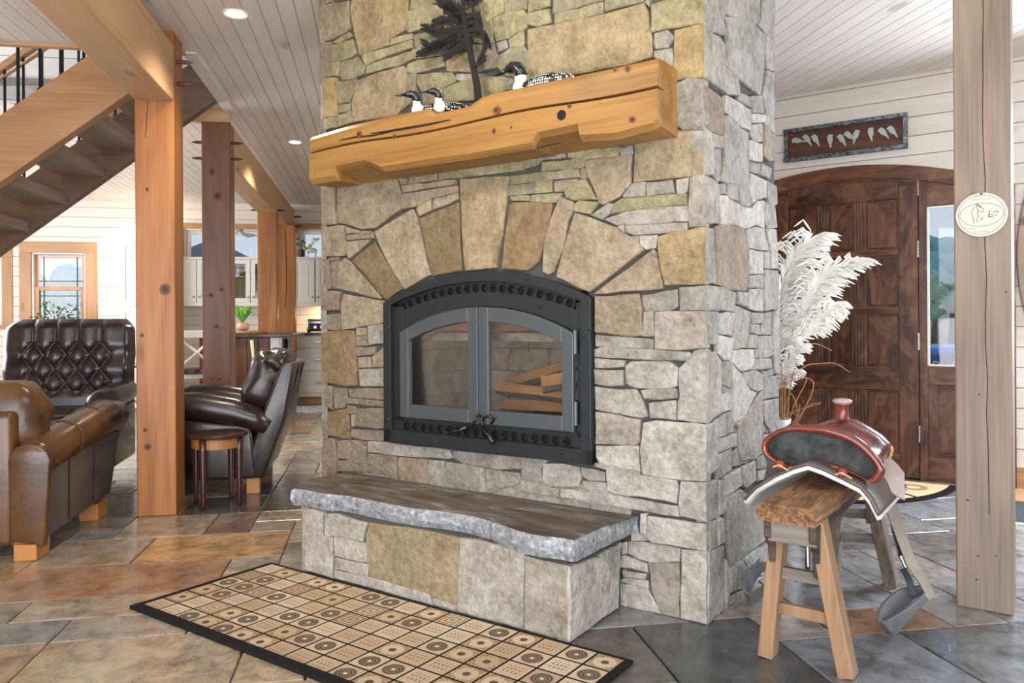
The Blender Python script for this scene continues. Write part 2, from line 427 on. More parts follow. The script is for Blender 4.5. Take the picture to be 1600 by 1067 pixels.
t_=MB().box((LW,OPb[0]-.2,4.6),(.5,OPb[1]+.5,4.7)).build('ceiling.001',M['white']); struct(t_); t_.rotation_euler.z=HO.a
area('stairwell_daylight',HO.W(-3.2,5.3,4.3),HO.W(-3.0,6.0,2.6),2.2,.7,25,'#f2f6ff')  # lamp added to brighten the shaft, which has no window

# stone outlines: per block (origin x, y, scale) then 'colour x,y x,y ...'
FRONT_STONES = [
((490,0,.23433),'''b 45,0 132,0 120,15 45,38
t 42,42 235,8 240,190 190,230 120,262 45,280
T 248,60 262,0 640,0 622,70 612,195 510,258 330,350 305,365 270,210
o 125,285 240,215 262,240 160,290
b 45,290 118,278 122,500 108,512 42,515
o 128,305 262,266 285,355 250,385 180,410 130,412
o 130,420 172,414 168,505 128,505
o 180,415 300,382 343,440 335,490 270,525 195,535 172,490
o 345,345 460,290 505,268 508,300 420,330 320,368
o 518,262 655,226 660,255 560,285 515,300
o 322,372 505,318 655,268 660,318 470,378 400,412 350,440
o 350,448 460,400 660,340 665,385 560,440 470,455 355,490
o 660,332 780,312 832,335 830,368 760,380 668,392
o 668,235 740,222 900,190 930,230 800,305 682,322
o 634,80 790,30 820,45 832,150 700,200 640,218 614,190
o 645,62 650,0 790,0 800,18 700,48
t 812,40 900,20 942,80 920,108 832,128
o 838,138 930,114 955,185 905,195 840,170
o 1018,75 1130,12 1150,0 1262,0 1265,82 1190,122 1105,195 1050,150
o 905,0 1110,0 1005,62 950,60
o 1275,0 1425,0 1418,60 1275,85
o 1200,125 1290,78 1400,70 1425,112 1420,185 1300,255 1218,275 1197,200
o 1432,10 1440,0 1570,0 1575,38 1432,82
o 1432,92 1570,62 1582,150 1500,178 1430,166
g 1226,290 1285,272 1298,320 1236,345
o 1302,270 1398,200 1405,290 1390,312 1312,322
o 1238,372 1312,328 1400,310 1435,350 1430,490 1350,520 1285,505 1230,450
o 1060,205 1110,195 1188,130 1195,262 1212,288 1140,290 1075,280
b 1065,300 1208,296 1226,368 1222,452 1095,482 1056,470 1080,400
T 885,388 1022,350 1048,480 920,476 885,470
o 632,428 700,402 862,378 872,440 760,470 650,490 622,468
T 290,542 400,495 600,442 620,472 612,560 600,690 560,765 264,812 258,690 275,610
o 625,497 682,490 672,640 640,685 580,740 612,610
o 692,498 920,484 945,520 940,545 862,590 850,660 730,620 692,560
b 730,625 845,645 862,690 735,705
g 952,495 1140,490 1110,520 1010,545 950,530
o 868,592 960,552 1100,512 1275,510 1278,600 1200,640 1040,668 872,682
g 1282,520 1350,528 1435,500 1435,585 1290,600
Y 58,525 158,517 157,765 130,780 66,780
o 166,545 285,530 290,560 242,680 166,692
o 165,702 242,690 240,738 165,752
o 66,795 162,770 245,742 262,800 262,815 70,865
'''),
((850,0,.23433),'''o 62,0 385,0 385,6 100,83 62,90
o 72,98 392,15 395,90 72,156
o 404,0 668,0 665,12 408,75
T -108,200 60,168 400,97 670,22 692,90 702,200 720,262 718,378 560,432 150,500 -80,600 -100,500
o 680,20 700,0 712,0 700,38
o 716,32 1080,-40 1072,150 830,190 712,212
g 736,225 820,202 863,240 858,270 820,315 745,325 732,290
g 736,345 850,325 863,385 862,470 800,420 736,380
Y 876,206 1072,160 1072,518 940,525 882,530 866,430 872,300
g 887,560 960,527 1072,530 1075,862 930,865 897,840 880,640
T 606,960 695,888 900,872 1075,870 1078,1160 880,1182 602,1215
o 165,962 300,927 488,930 503,1000 490,1040 300,1060 162,1050
g 507,930 662,900 600,965 512,975
g 512,990 590,976 592,1025 516,1040
g -60,1032 138,988 145,1050 0,1062 -60,1070
'''),
((850,240,.23433),'''o -10,62 130,50 288,32 288,60 260,95 110,105 -10,115
t -10,122 230,107 240,155 110,165 -10,178
t 277,48 585,12 580,200 500,290 402,338 372,330 342,240 282,120
o 247,108 270,98 288,160 247,168
o -60,186 48,180 50,254 -60,265
t 68,188 235,168 180,212 130,250 72,254
o 137,250 192,192 278,170 318,250 348,303 200,310 148,290
o -50,277 118,266 82,322 -50,325
o 206,342 232,316 362,326 310,402 208,384
g 322,410 430,335 466,338 440,400 390,438
o 465,335 520,302 700,290 948,272 952,342 820,350 452,400
g 530,278 590,202 676,192 675,283 532,290
g 686,196 855,178 870,263 690,284
g 880,178 963,162 948,250 930,268 887,268
g 976,158 1078,145 1078,480 970,488 960,400 967,280
g 402,438 560,387 850,357 955,352 960,450 700,468 482,474
g 492,485 531,481 534,518 512,503
g 541,482 953,464 953,518 600,543 548,522
g 562,552 632,550 634,616 600,580
p 642,552 758,547 744,628 682,638 642,608
Y 766,558 850,527 950,520 1030,496 1078,492 1092,865 812,874 782,760 764,640
t 207,398 480,492 638,602 662,640 328,902 300,918 84,822 132,640 192,442
t 110,288 194,326 198,376 158,442 128,620 60,788 30,804 -8,788 0,620 42,450
t 342,934 640,712 730,642 748,654 793,880 790,898 600,912
t 345,955 635,937 652,1030 655,1208 600,1218 500,1208 345,1188
g 652,947 888,908 893,1018 850,1043 667,1048
g 905,896 1094,881 1100,1040 910,1044
'''),
((850,480,.23433),'''g 667,32 734,27 734,194 658,190
t 746,36 1106,27 1102,266 1040,270 900,284 742,278
g 345,188 500,197 728,217 724,274 345,258
g 340,282 400,264 968,302 982,320 948,353 600,343 340,328
g 342,342 538,357 534,393 345,403
g 340,417 524,422 528,518 430,524 345,508
p 542,390 580,364 830,364 888,402 884,520 850,538 600,538 547,508
p 897,412 960,352 1002,292 1060,277 1104,292 1102,772 890,745 892,640 907,600
p 340,532 480,552 610,552 640,590 688,728 640,738 500,708 345,678
g 652,557 700,547 878,547 888,600 780,613 670,608
p 702,642 878,624 878,748 712,734
t 345,702 480,717 640,752 635,900 610,918 345,908
p 667,772 750,757 1103,787 1106,1160 903,1148 660,1108 647,950
p 350,927 632,927 641,1093 500,1068 372,1035 352,1000
g 345,1042 372,1042 500,1075 640,1102 640,1112 500,1100 345,1058
'''),
((830,720,.24375),'''g -60,-10 58,22 68,128 30,128 -60,118
p 82,20 200,17 308,40 323,100 303,163 120,163 77,120
g 322,42 473,77 473,128 370,123 327,95
g 332,132 478,142 482,198 330,175
p 487,57 930,127 943,180 933,268 780,238 540,208 492,188
p 192,182 500,212 938,292 948,353 760,323 500,283 192,230
t -60,132 20,140 178,182 178,226 0,203 -60,190
p 962,132 1136,142 1136,392 960,350 947,280
p 752,357 950,382 1136,407 1138,577 970,548 780,523 742,488
p 706,342 738,338 734,498 702,460
p 642,467 733,467 738,508 645,508
p 627,517 720,522 953,562 948,643 760,648 690,628 622,588
p 582,527 613,522 613,588 582,598
p 547,612 600,607 738,662 743,713 640,688 542,678
p 587,702 738,727 728,758 592,738
p 562,770 600,752 743,772 748,813 690,803
t 752,657 943,657 948,1008 832,980 772,830
p 552,782 740,822 788,900 828,983 547,930
p 967,572 1138,582 1132,1048 962,1013
'''),
((490,240,.23433),'''b 55,222 140,222 150,468 60,476
t 162,217 430,167 550,157 585,262 580,370 410,493 320,503 220,468 152,458
t 567,152 612,142 622,200 587,205
o 635,132 815,107 820,175 760,182 635,200
o 832,112 1395,22 1395,108 970,160 838,173
o 1402,22 1530,12 1500,75 1405,102
t 592,217 940,177 940,205 602,260
t 592,272 960,217 962,260 790,293 700,345 590,370
t 797,297 958,264 960,300 870,343 795,370
t 695,345 778,303 783,375 705,413 687,372
B 712,432 965,327 983,780 802,813 772,720 742,580
T 977,172 1300,152 1285,290 1250,560 1213,760 1012,778 987,500
o 1312,152 1540,120 1560,182 1312,206
o 1292,217 1500,190 1500,258 1297,280
o 1314,292 1438,282 1438,312 1330,312
o 1452,282 1490,276 1490,320 1450,320
B 1307,345 1340,327 1590,335 1560,500 1500,720 1430,775 1258,763 1275,600 1303,420
t 412,522 660,374 690,422 735,640 778,808 612,903 522,760 442,600
B 257,712 408,592 592,900 490,973 440,930 342,800
t 172,722 208,697 247,722 456,966 430,963 152,898
t 202,937 470,987 492,1000 492,1118 380,1143 190,1173 187,1000
b 65,492 204,482 214,590 209,678 70,683
b 222,492 320,517 398,517 388,530 222,535
t 222,547 398,522 398,560 225,575
t 222,592 300,582 304,650 240,698 219,660
t 311,582 393,572 315,638
b 65,722 98,707 114,898 65,908
b 113,722 168,717 163,780 143,898 122,888
b 60,922 173,922 168,1038 60,1043
b 107,697 173,692 168,710 107,710
'''),
((490,480,.23433),'''b 57,52 124,47 124,148 65,148
b 134,47 180,47 180,148 136,153
B 60,172 100,162 268,157 283,200 288,518 200,523 80,498 57,350
b 291,142 354,137 354,184 291,188
g 367,127 484,112 490,238 376,248 366,200
b 291,197 354,192 364,254 291,258
b 291,267 413,264 409,313 291,323
t 392,330 482,254 490,398 391,398
b 297,337 374,332 379,398 301,403
g 302,417 488,407 490,523 312,523
b 71,562 98,523 124,527 124,678 81,650
b 136,532 219,542 224,600 199,668 141,678
b 237,547 489,542 489,613 241,598
b 217,607 493,630 493,663 221,638
b 227,657 279,662 279,708 231,708
B 71,702 140,692 219,677 234,750 239,878 150,858 71,848
b 287,677 489,674 489,798 430,810 291,788
b 252,717 279,717 279,788 256,798
b 252,814 489,827 489,888 320,883 247,863
b 61,932 110,873 139,882 154,960 154,1128 61,1128
b 166,892 259,887 353,927 353,1023 167,1003
b 270,887 353,897 353,913 272,903
g 367,897 500,902 908,952 928,1000 900,1008 500,983 367,963
b 372,977 558,997 558,1058 367,1028
b 571,1002 758,1012 758,1102 571,1078
g 771,1017 868,1027 873,1120 771,1100
g 932,957 1560,1017 1520,1070 1200,1080 1000,1040 932,1002
g 883,1032 1000,1047 1098,1068 1098,1150 883,1120
g 1106,1070 1140,1078 1144,1158 1106,1150
g 1152,1080 1370,1110 1385,1168 1152,1150
b 162,1022 365,1047 560,1077 555,1112 162,1092
''')]
SIDE_STONES = [
((1000,0,.14058),'''g 706,0 850,0 860,140 918,240 955,380 930,388 780,348 742,250 706,232
g 852,0 970,0 965,100 927,228 867,140
g 977,30 990,0 1170,0 1178,80 1175,238 1060,198 962,150
g 1182,0 1330,0 1323,230 1280,278 1180,238
t 1352,0 1495,0 1470,428 1382,368 1305,280 1337,200
t 947,192 1060,192 1250,262 1378,380 1368,800 1330,1058 1240,998 1090,868 962,740 977,380
g 1387,392 1470,462 1480,795 1402,760 1373,500
o 1400,785 1480,822 1485,1300 1400,1280 1350,1060 1387,900
g 792,372 880,412 938,500 956,735 870,678 792,600
g 706,245 735,262 785,362 785,610 870,692 930,742 1078,880 1098,1058 960,1048 800,928 706,858
'''),
((1080,140,.18742),'''Y 95,-45 150,-10 255,70 275,230 262,378 140,340 95,318
p 287,52 380,102 488,167 490,338 400,308 310,208 280,188
g 390,30 488,72 508,150 392,95
g 502,60 590,52 600,190 512,190
p 502,207 615,217 610,268 502,275
o 620,60 678,90 690,365 605,285 618,240
o 502,290 598,287 595,428 520,428 495,372
Y 602,292 688,372 695,598 640,598 597,550
o 277,222 310,217 400,322 468,362 474,830 498,870 488,978 410,968 390,798 290,778 242,758 270,600
g 162,362 255,392 255,488 165,478
o 180,492 243,492 240,738 220,778 176,700
g 95,325 155,357 175,482 172,708 95,705
p 477,422 590,457 590,598 530,593 482,578
g 487,602 568,622 560,698 487,683
g 582,622 658,662 640,748 567,708
p 487,702 618,762 618,898 540,918 502,955 477,840
g 632,762 708,802 718,948 690,973 642,958
g 98,718 170,742 222,790 236,868 212,900 222,1010 222,1110 98,1112
g 227,792 285,782 290,868 243,868
g 302,792 385,792 388,928 302,908
p 222,882 290,892 300,917 380,952 410,977 500,992 540,932 596,932 598,1158 540,1128 440,1158 330,1118 247,1122
g 602,932 688,982 708,1148 622,1163 602,1100
'''),
((1080,330,.18742),'''g 118,132 188,152 208,600 122,605
B 202,132 240,112 330,112 438,157 473,300 463,620 440,668 300,648 217,608
p 457,152 540,132 606,146 650,328 520,308 482,303
p 612,152 698,157 718,478 662,478 657,330
p 482,322 598,342 598,518 487,523
g 612,342 650,342 650,478 612,473
g 477,542 598,532 598,638 472,638
o 642,497 723,497 723,818 642,828
g 603,492 638,492 638,828 603,828
p 488,652 598,652 598,833 540,828 472,800
g 382,672 478,682 468,798 382,770
g 312,652 373,682 368,780 358,838 303,828
g 125,628 300,642 298,828 128,828
g 128,845 213,842 208,1105 135,1105
p 222,852 300,842 363,852 338,1038 222,1018
g 372,792 418,802 425,830 398,1098 352,1128 347,1000
t 430,812 498,842 488,950 468,1098 402,1138
g 502,852 590,852 580,928 497,938
g 492,947 560,947 560,1028 492,1010
g 603,852 663,842 658,1028 567,1028 582,940
g 672,842 718,832 728,1358 692,1348 674,1200
'''),
((1080,520,.18742),'''p 217,22 343,52 338,110 310,228 267,228 217,170
t 347,0 468,0 458,120 332,138
g 477,12 543,22 543,128 472,123
g 552,32 668,32 678,178 640,203 557,208
p 327,152 505,142 518,230 488,300 410,318 327,240
g 517,142 545,142 548,203 517,208
g 512,222 663,217 663,298 502,308
g 432,332 540,317 588,352 588,468 545,488 492,468 432,390
g 592,322 676,309 686,348 600,373
g 602,377 698,362 723,392 723,533 640,543 587,558
t 135,150 198,167 248,240 243,430 238,560 272,650 180,708 132,758
g 257,242 322,242 322,458 252,430
g 247,442 326,470 242,498
p 247,512 323,482 338,600 328,638 270,656 242,590
p 327,252 410,342 488,482 538,497 500,570 448,690 360,758 332,730 342,500
t 457,692 512,572 580,482 583,800 578,1000 500,1058 400,1062 382,960 380,800 372,762
g 592,572 718,547 723,828 660,848 597,740
g 592,752 653,747 648,833 592,830
g 592,847 723,842 700,998 592,1008
g 132,772 208,722 208,1130 140,1180 132,1160
g 212,722 278,672 288,850 217,878
g 287,672 328,662 348,750 338,828 295,838
p 217,892 373,842 378,940 217,998
'''),
((1080,700,.26242),'''g 157,42 238,3 238,128 157,183
g 247,32 270,2 420,-3 400,38 330,88 247,108
g 382,62 428,42 448,110 400,128 382,120
p 387,142 450,127 453,178 387,198
p 302,112 373,77 378,188 322,236 297,210
p 192,182 290,122 298,220 212,283
p 162,192 188,192 203,290 198,378 162,398
p 98,212 150,192 158,398 98,440
g 207,302 290,247 320,272 400,312 448,538 232,698 212,500
p 157,407 188,422 193,558 162,578
p 98,452 150,432 153,588 98,610
p 98,622 188,582 193,660 188,958 98,1045
p 227,712 298,662 348,760 318,820 228,858
p 197,662 220,722 220,878 200,898
p 303,660 398,592 413,640 332,718
p 402,602 455,570 475,740 420,768 402,740
p 342,722 393,682 398,768 352,778
p 202,900 290,852 318,842 308,880 202,963
p 420,775 480,740 480,790 430,805
p 355,785 415,775 425,810 370,850
p 455,380 500,350 500,520 470,540
''')]
HEARTH_STONES = [
((440,720,.24375),'''p 142,330 162,307 268,330 268,480 328,492 325,748 200,708 155,690 160,570 142,560
p 282,342 350,345 480,390 543,402 520,513 400,488 282,478
p 337,492 400,492 540,532 550,653 400,623 342,605
p 347,622 558,667 550,740 347,690
T 562,402 700,422 1000,472 1138,502 1130,968 980,878 562,738 547,640 542,480
p 342,702 560,747 948,857 963,938 342,750
p 972,882 1020,892 1005,938 972,928
p 1027,897 1118,932 1128,978 1007,943
p 1148,502 1250,512 1553,592 1548,1086 1133,980
'''),
((500,850,.375),'''w 855,52 1036,95 1033,412 853,370
''')]
HEARTH_SIDE = [((500,850,.375),'''p 1036,95 1150,55 1195,75 1205,130 1195,290 1035,410
p 1158,45 1250,-5 1245,40 1238,262 1203,286 1212,130
''')]

# ---------------------------------------------------------------- back wall with windows
def hb(px,py,b=BW): return HO.onY(px,py,b)
def hole(x0,y0,x1,y1,b=BW,fr=HO):
    ym=(y0+y1)/2; xm=(x0+x1)/2
    X0=fr.onY(x0,ym,b)[0];X1=fr.onY(x1,ym,b)[0];Z1=fr.onY(xm,y0,b)[1];Z0=fr.onY(xm,y1,b)[1]
    return (X0,X1,Z0,Z1)
w1=hole(50,395,134,560); w0=hole(-75,402,4,508); w2=hole(288,358,425,425); w3=hole(468,358,560,425)
plank_wall('wall_back',HO,LW,1.8,0,CEIL+.02,[w0,w1,w2,w3],y0=BW)
def glass_mat():
    t=D.materials.new('window_glass'); t.use_nodes=True; n=t.node_tree; n.nodes.clear()
    o=n.nodes.new('ShaderNodeOutputMaterial'); a=n.nodes.new('ShaderNodeBsdfTransparent'); g=n.nodes.new('ShaderNodeBsdfGlossy'); g.inputs['Roughness'].default_value=.02
    f=n.nodes.new('ShaderNodeFresnel'); f.inputs[0].default_value=1.45; x=n.nodes.new('ShaderNodeMixShader')
    n.links.new(f.outputs[0],x.inputs[0]); n.links.new(a.outputs[0],x.inputs[1]); n.links.new(g.outputs[0],x.inputs[2]); n.links.new(x.outputs[0],o.inputs[0]); return t
M['glass']=glass_mat()
def window(n,fr,h,y,tw=.11,sash=True,bars=True,mid=None):
    x0,x1,z0,z1=h
    r=D.objects.new('window_%d'%n,None); COL.objects.link(r); struct(r); r.location=(fr.o[0],fr.o[1],0); r.rotation_euler.z=fr.a
    f=MB(); f.box((x0-tw,y-.025,z1),(x1+tw,y+.002,z1+tw)); f.build('head_casing',M['trim_x'],r,.004)
    f=MB(); f.box((x0-tw,y-.025,z0-tw*.3),(x0,y+.002,z1)).box((x1,y-.025,z0-tw*.3),(x1+tw,y+.002,z1)); f.build('side_casing',M['trim_z'],r,.004)
    f=MB(); f.box((x0-tw-.02,y-.05,z0-.04),(x1+tw+.02,y+.002,z0)); f.build('sill',M['trim_x'],r,.004)
    f=MB(); s=.03
    f.box((x0,y,z0),(x0+s*.6,y+.1,z1)).box((x1-s*.6,y,z0),(x1,y+.1,z1)).box((x0,y,z1-s*.6),(x1,y+.1,z1)).box((x0,y,z0),(x1,y+.1,z0+s*.6)); f.build('jamb',M['white'],r)
    s0=.02; f=MB(); q=.05
    def ring(a,b,c,d,yy):
        f.box((a,yy,c),(a+q,yy+.03,d)).box((b-q,yy,c),(b,yy+.03,d)).box((a+q,yy,d-q),(b-q,yy+.03,d)).box((a+q,yy,c),(b-q,yy+.03,c+q))
    if mid: ring(x0+s0,x1-s0,z0+s0,mid+.02,y+.03); ring(x0+s0,x1-s0,mid-.02,z1-s0,y+.065)
    else: ring(x0+s0,x1-s0,z0+s0,z1-s0,y+.05)
    f.build('sash',M['trim_z'] if mid else M['white'],r,.003)
    MB().box((x0+s0+q*.6,y+.062,z0+s0),(x1-s0-q*.6,y+.066,z1-s0)).build('pane',M['glass'],r)
    if bars:
        f=MB()
        for xx in (x0+.12,x1-.12): f.box((xx-.006,y+.055,z0+.05),(xx+.006,y+.062,z1-.05))
        if mid:
            for zz in (mid+.09,mid-.1): f.box((x0+.05,y+.055,zz-.006),(x1-.05,y+.062,zz+.006))
        f.build('lead_bar',M['black_steel'],r)
    return r
window(1,HO,w1,BW,.14,mid=hb(90,450)[1])
window(2,HO,w0,BW,.12,mid=None)
window(3,HO,w2,BW,.07,bars=False)
window(4,HO,w3,BW,.07,bars=False)
lw=struct(MB().box((LW-.12,-1,0),(LW,BW,CEIL+2)).build('wall_left',M['plank_x'])); lw.rotation_euler.z=HO.a
CR=Fr(HO.W(1.78,BW).x,HO.W(1.78,BW).y,9.82-90)
plank_wall('wall_right',CR,0,BW-6.25,0,CEIL+.02,[],y0=0)
bb=struct(MB().box((LW,BW-.02,0),(hb(190,500)[0],BW,.15)).build('baseboard_back',M['trim_x'])); bb.rotation_euler.z=HO.a
# ---------------------------------------------------------------- door wall
uc=-.66; uk=.218
def arch(x,off=0): return 2.09-off-uk*(x-uc)**2
U0,U1=uc-1.0,uc+1.0
dz=lambda y,x=1350: DW.onY(x,y,0)[1]
plank_wall('wall_entry',DW,-2.6,3.2,0,CEIL+.02,[(U0+.02,U1-.02,0,1.86)],y0=0,ph=.125,thick=.12)
# the entry unit
en=D.objects.new('door_1',None); COL.objects.link(en); struct(en); en.location=(DW.o[0],DW.o[1],0); en.rotation_euler.z=DW.a
N=24; xs=[U0+(U1-U0)*i/N for i in range(N+1)]
MB().strip([(x,arch(x,.095)) for x in xs],[(x,arch(x)) for x in xs],-.045,.0).build('arch_casing',M['door_x'],en,.006)
MB().box((U0,-.045,0),(U0+.09,0,arch(U0)-.09)).box((U1-.09,-.045,0),(U1,0,arch(U1)-.09)).build('side_casing',M['door_z'],en,.005)
L0,L1=-1.135,-.192
# mullion posts & head filler above sidelights
def colpost(x0,x1,z0=0): 
    n=4; X=[x0+(x1-x0)*i/n for i in range(n+1)]
    return MB().strip([(x,z0) for x in X],[(x,arch(x,.09)) for x in X],-.03,.03)
colpost(L1+.004,L1+.052).build('mullion',M['door_z'],en,.004); colpost(L0-.052,L0-.004).build('mullion',M['door_z'],en,.004)
for sx0,sx1 in ((L1+.052,U1-.09),(U0+.09,L0-.052)):
    g0,g1=(sx0+.0,sx1-.06) if sx0>-.5 else (sx0+.06,sx1)
    gz=.745; gt=min(arch(g0,.16),arch(g1,.16))
    n=4; X=[sx0+(sx1-sx0)*i/n for i in range(n+1)]
    MB().strip([(x,gt) for x in X],[(x,arch(x,.09)) for x in X],-.02,.02).build('head_rail',M['door_x'],en)
    MB().box((sx0,-.02,0),(sx1,.02,.16)).box((sx0,-.02,gz-.12),(sx1,.02,gz)).build('rail',M['door_x'],en,.003)
    MB().box((sx0,-.02,.16),(sx0+.055,.02,gz-.12)).box((sx1-.055,-.02,.16),(sx1,.02,gz-.12)).build('stile',M['door_z'],en,.003)
    if sx0>-.5: MB().box((g1,-.02,gz),(sx1,.02,gt)).build('stile',M['door_z'],en)
    else: MB().box((sx0,-.02,gz),(g0,.02,gt)).build('stile',M['door_z'],en)
    MB().box((sx0+.05,-.004,.15),(sx1-.05,.01,gz-.11)).build('lower_panel',M['door_z'],en)
    m_=MB()
    for k in range(3): m_.box((sx0+.055,-.022+k*.004,.165+k*.012),(sx1-.055,-.0,.171+k*.012)).box((sx0+.055,-.022+k*.004,gz-.13-k*.014),(sx1-.055,0,gz-.124-k*.014))
    m_.build('moulding',M['door_x'],en)
    m_=MB(); q=.012
    m_.box((g0,-.024,gz),(g0+q,.0,gt)).box((g1-q,-.024,gz),(g1,0,gt)).box((g0,-.024,gz),(g1,0,gz+q)).box((g0,-.024,gt-q),(g1,0,gt)).build('glazing_bead',M['white'],en)
    MB().box((g0,.0,gz),(g1,.005,gt)).build('pane',M['glass'],en)
# leaf
n=8; X=[L0+(L1-L0)*i/n for i in range(n+1)]
Xj=[L0-.05+(L1-L0+.10)*i/n for i in range(n+1)]
MB().strip([(x,.0) for x in Xj],[(x,arch(x,.06)) for x in Xj],.034,.06).build('door_stop',M['door_z'],en)
leaf=MB().strip([(x,.012) for x in X],[(x,arch(x,.097)) for x in X],-.006,.03).build('leaf',M['door_z'],en,.0)
st=.115
zr=[dz(316),dz(392),dz(402),dz(480),dz(491),dz(571),dz(608),.16]
MB().box((L0,-.024,.012),(L0+st,-.004,arch(L0,.115))).box((L1-st,-.024,.012),(L1,-.004,arch(L1,.115))).build('stile',M['door_z'],leaf,.004)
n=8; X=[L0+st+(L1-L0-2*st)*i/n for i in range(n+1)]
MB().strip([(x,zr[0]) for x in X],[(x,arch(x,.105)) for x in X],-.024,-.004).build('top_rail',M['door_x'],leaf,.004)
for za,zb in ((zr[1],zr[2]),(zr[3],zr[4]),(zr[5],zr[6]),(zr[7],.012)):
    MB().box((L0+st,-.024,zb),(L1-st,-.004,za)).build('rail',M['door_x'],leaf,.004)
    if za-zb>.02:
        m_=MB()
        for zz,s in ((za,-1),(zb,1)):
            for k in range(2): m_.box((L0+st,-.03+k*.003,zz+s*(.008+k*.014)),(L1-st,-.02,zz+s*(.016+k*.014)))
        m_.build('moulding',M['door_x'],leaf,.001)
cw=(L1-L0-2*st); cols=[L0+st+cw*k/3 for k in range(4)]
for ra,rb in ((zr[0],zr[1]),(zr[2],zr[3]),(zr[4],zr[5]),(zr[6],zr[7])):
    for k in (1,2):
        m_=MB(); x=cols[k]; m_.box((x-.04,-.014,rb),(x+.04,-.004,ra))
        for s in (-.028,-.009,.01,.028): m_.box((x+s-.006,-.024,rb),(x+s+.006,-.012,ra))
        m_.build('reeded_mullion',M['door_z'],leaf,.002)
    for k in range(3):
        a0=cols[k]+(.045 if k else .012); a1=cols[k+1]-(.045 if k<2 else .012)
        MB().box((a0,-.014,rb+.012),(a1,-.004,ra-.012)).build('panel',M['door_z'],leaf,.006)
m_=MB()
for z in (.25,.85,1.45,1.85):
    for k in range(5): m_.tube([(L1+.002,-.03,z+k*.022),(L1+.002,-.03,z+k*.022+.019)],.007,8)
m_.build('hinge',M['chrome'],leaf)
bb=struct(MB().box((U1+.0,-.018,0),(3.2,0,.14)).build('baseboard_entry',M['trim_x'])); bb.location=(DW.o[0],DW.o[1],0); bb.rotation_euler.z=DW.a
# ---------------------------------------------------------------- chimney
ch=fthing(CH,'stone_chimney','massive fieldstone chimney with arched stones around the black fireplace','chimney')
CWd=1.948; CDp=.845; CT=CEIL+.02
fx0,fx1,fz0,fz1=-1.507,-.434,.511,1.137      # metal surround
bx0,bx1,bz0,bz1=fx0+.03,fx1-.03,fz0+.02,fz1+.03   # rough opening
mb=MB(); y0=.014
mb.box((-CWd+.012,y0,0),(bx0,CDp,CT)).box((bx1,y0,0),(-.012,CDp,CT)).box((bx0,y0,0),(bx1,CDp,bz0)).box((bx0,y0,bz1),(bx1,CDp,CT)).box((bx0,.62,bz0),(bx1,CDp,bz1))
mb.build('mortar',M['mortar'],ch)
SC={'w':['#beb7aa','#b9b3a8','#c4beb2'],'o':['#b5af8b','#aaa583','#b3ad8d','#a5a187','#bbb490'],'t':['#baab94','#b6a892','#c0b199','#b0a38d'],'T':['#beac88','#b9a987','#baaa8c'],
    'Y':['#c2aa7c','#bda984'],'b':['#aa9b8a','#a39685','#b2a390','#9c9182'],'B':['#a08a68','#9a8666','#948262'],'g':['#b8b7ae','#b2b1aa','#bebcb4','#adaca5','#bcb9b0'],
    'p':['#d6d4cd','#cfcdc6','#dad7d0','#c9c8c2']}
rs=random.Random(5)
def offset_poly(P,d):
    n=len(P); out=[]; ar=sum(P[i][0]*P[(i+1)%n][1]-P[(i+1)%n][0]*P[i][1] for i in range(n)); sg=1 if ar>0 else -1
    for i in range(n):
        a=Vector(P[i-1]);b=Vector(P[i]);c=Vector(P[(i+1)%n])
        e1=(b-a);e2=(c-b)
        if e1.length<1e-6 or e2.length<1e-6: out.append(tuple(b)); continue
        e1.normalize();e2.normalize(); n1=Vector((-e1.y,e1.x))*sg; n2=Vector((-e2.y,e2.x))*sg
        s=n1+n2; k=s.length_squared
        s= s*(2/k) if k>.6 else s
        out.append((b.x+s.x*d*1.0,b.y+s.y*d*1.0))
    return out
def stone(P,parent,mat,color,ax='y',sgn=-1,proud=.004,back=.04,gap=-.0026,bevel=.006,name='stone'):
    "P in plane coords. thickness axis ax; outward = sgn"
    n=len(P); Q=[]
    for i in range(n):
        a=P[i];b=P[(i+1)%n]; L=math.hypot(b[0]-a[0],b[1]-a[1]); k=max(1,min(4,int(L/.045)))
        dx,dy=(b[0]-a[0]),(b[1]-a[1])
        for j in range(k):
            f=j/k; jt=rs.uniform(-.0028,.0028) if j else 0
            Q.append((a[0]+dx*f-dy/(L+1e-6)*jt,a[1]+dy*f+dx/(L+1e-6)*jt))
    xs=[p[0] for p in P];zs=[p[1] for p in P]; mn=min(max(xs)-min(xs),max(zs)-min(zs))
    bevel=min(bevel,mn*.16)
    A=offset_poly(Q,gap); B2=offset_poly(Q,gap+bevel*.35); C2=offset_poly(Q,gap+bevel)
    pr=proud+rs.uniform(-.003,.005)
    def P3(p,d): return {'y':(p[0],sgn*d,p[1]),'x':(sgn*d,p[0],p[1]),'z':(p[0],p[1],sgn*d)}[ax]
    m_=len(Q); cx=sum(p[0] for p in C2)/m_; cz=sum(p[1] for p in C2)/m_
    vs=[P3(p,-back) for p in A]+[P3(p,pr-bevel*.8) for p in A]+[P3(p,pr-bevel*.2) for p in B2]+[P3(p,pr+rs.uniform(-.0015,.0015)) for p in C2]
    fs=[]
    for r in range(3):
        fs+=[(r*m_+i,r*m_+(i+1)%m_,(r+1)*m_+(i+1)%m_,(r+1)*m_+i) for i in range(m_)]
    fs+=[tuple(3*m_+i for i in range(m_))]
    mb=MB(); mb.add(vs,fs); o=mb.build(name,mat,parent); o.color=lin(color); return o
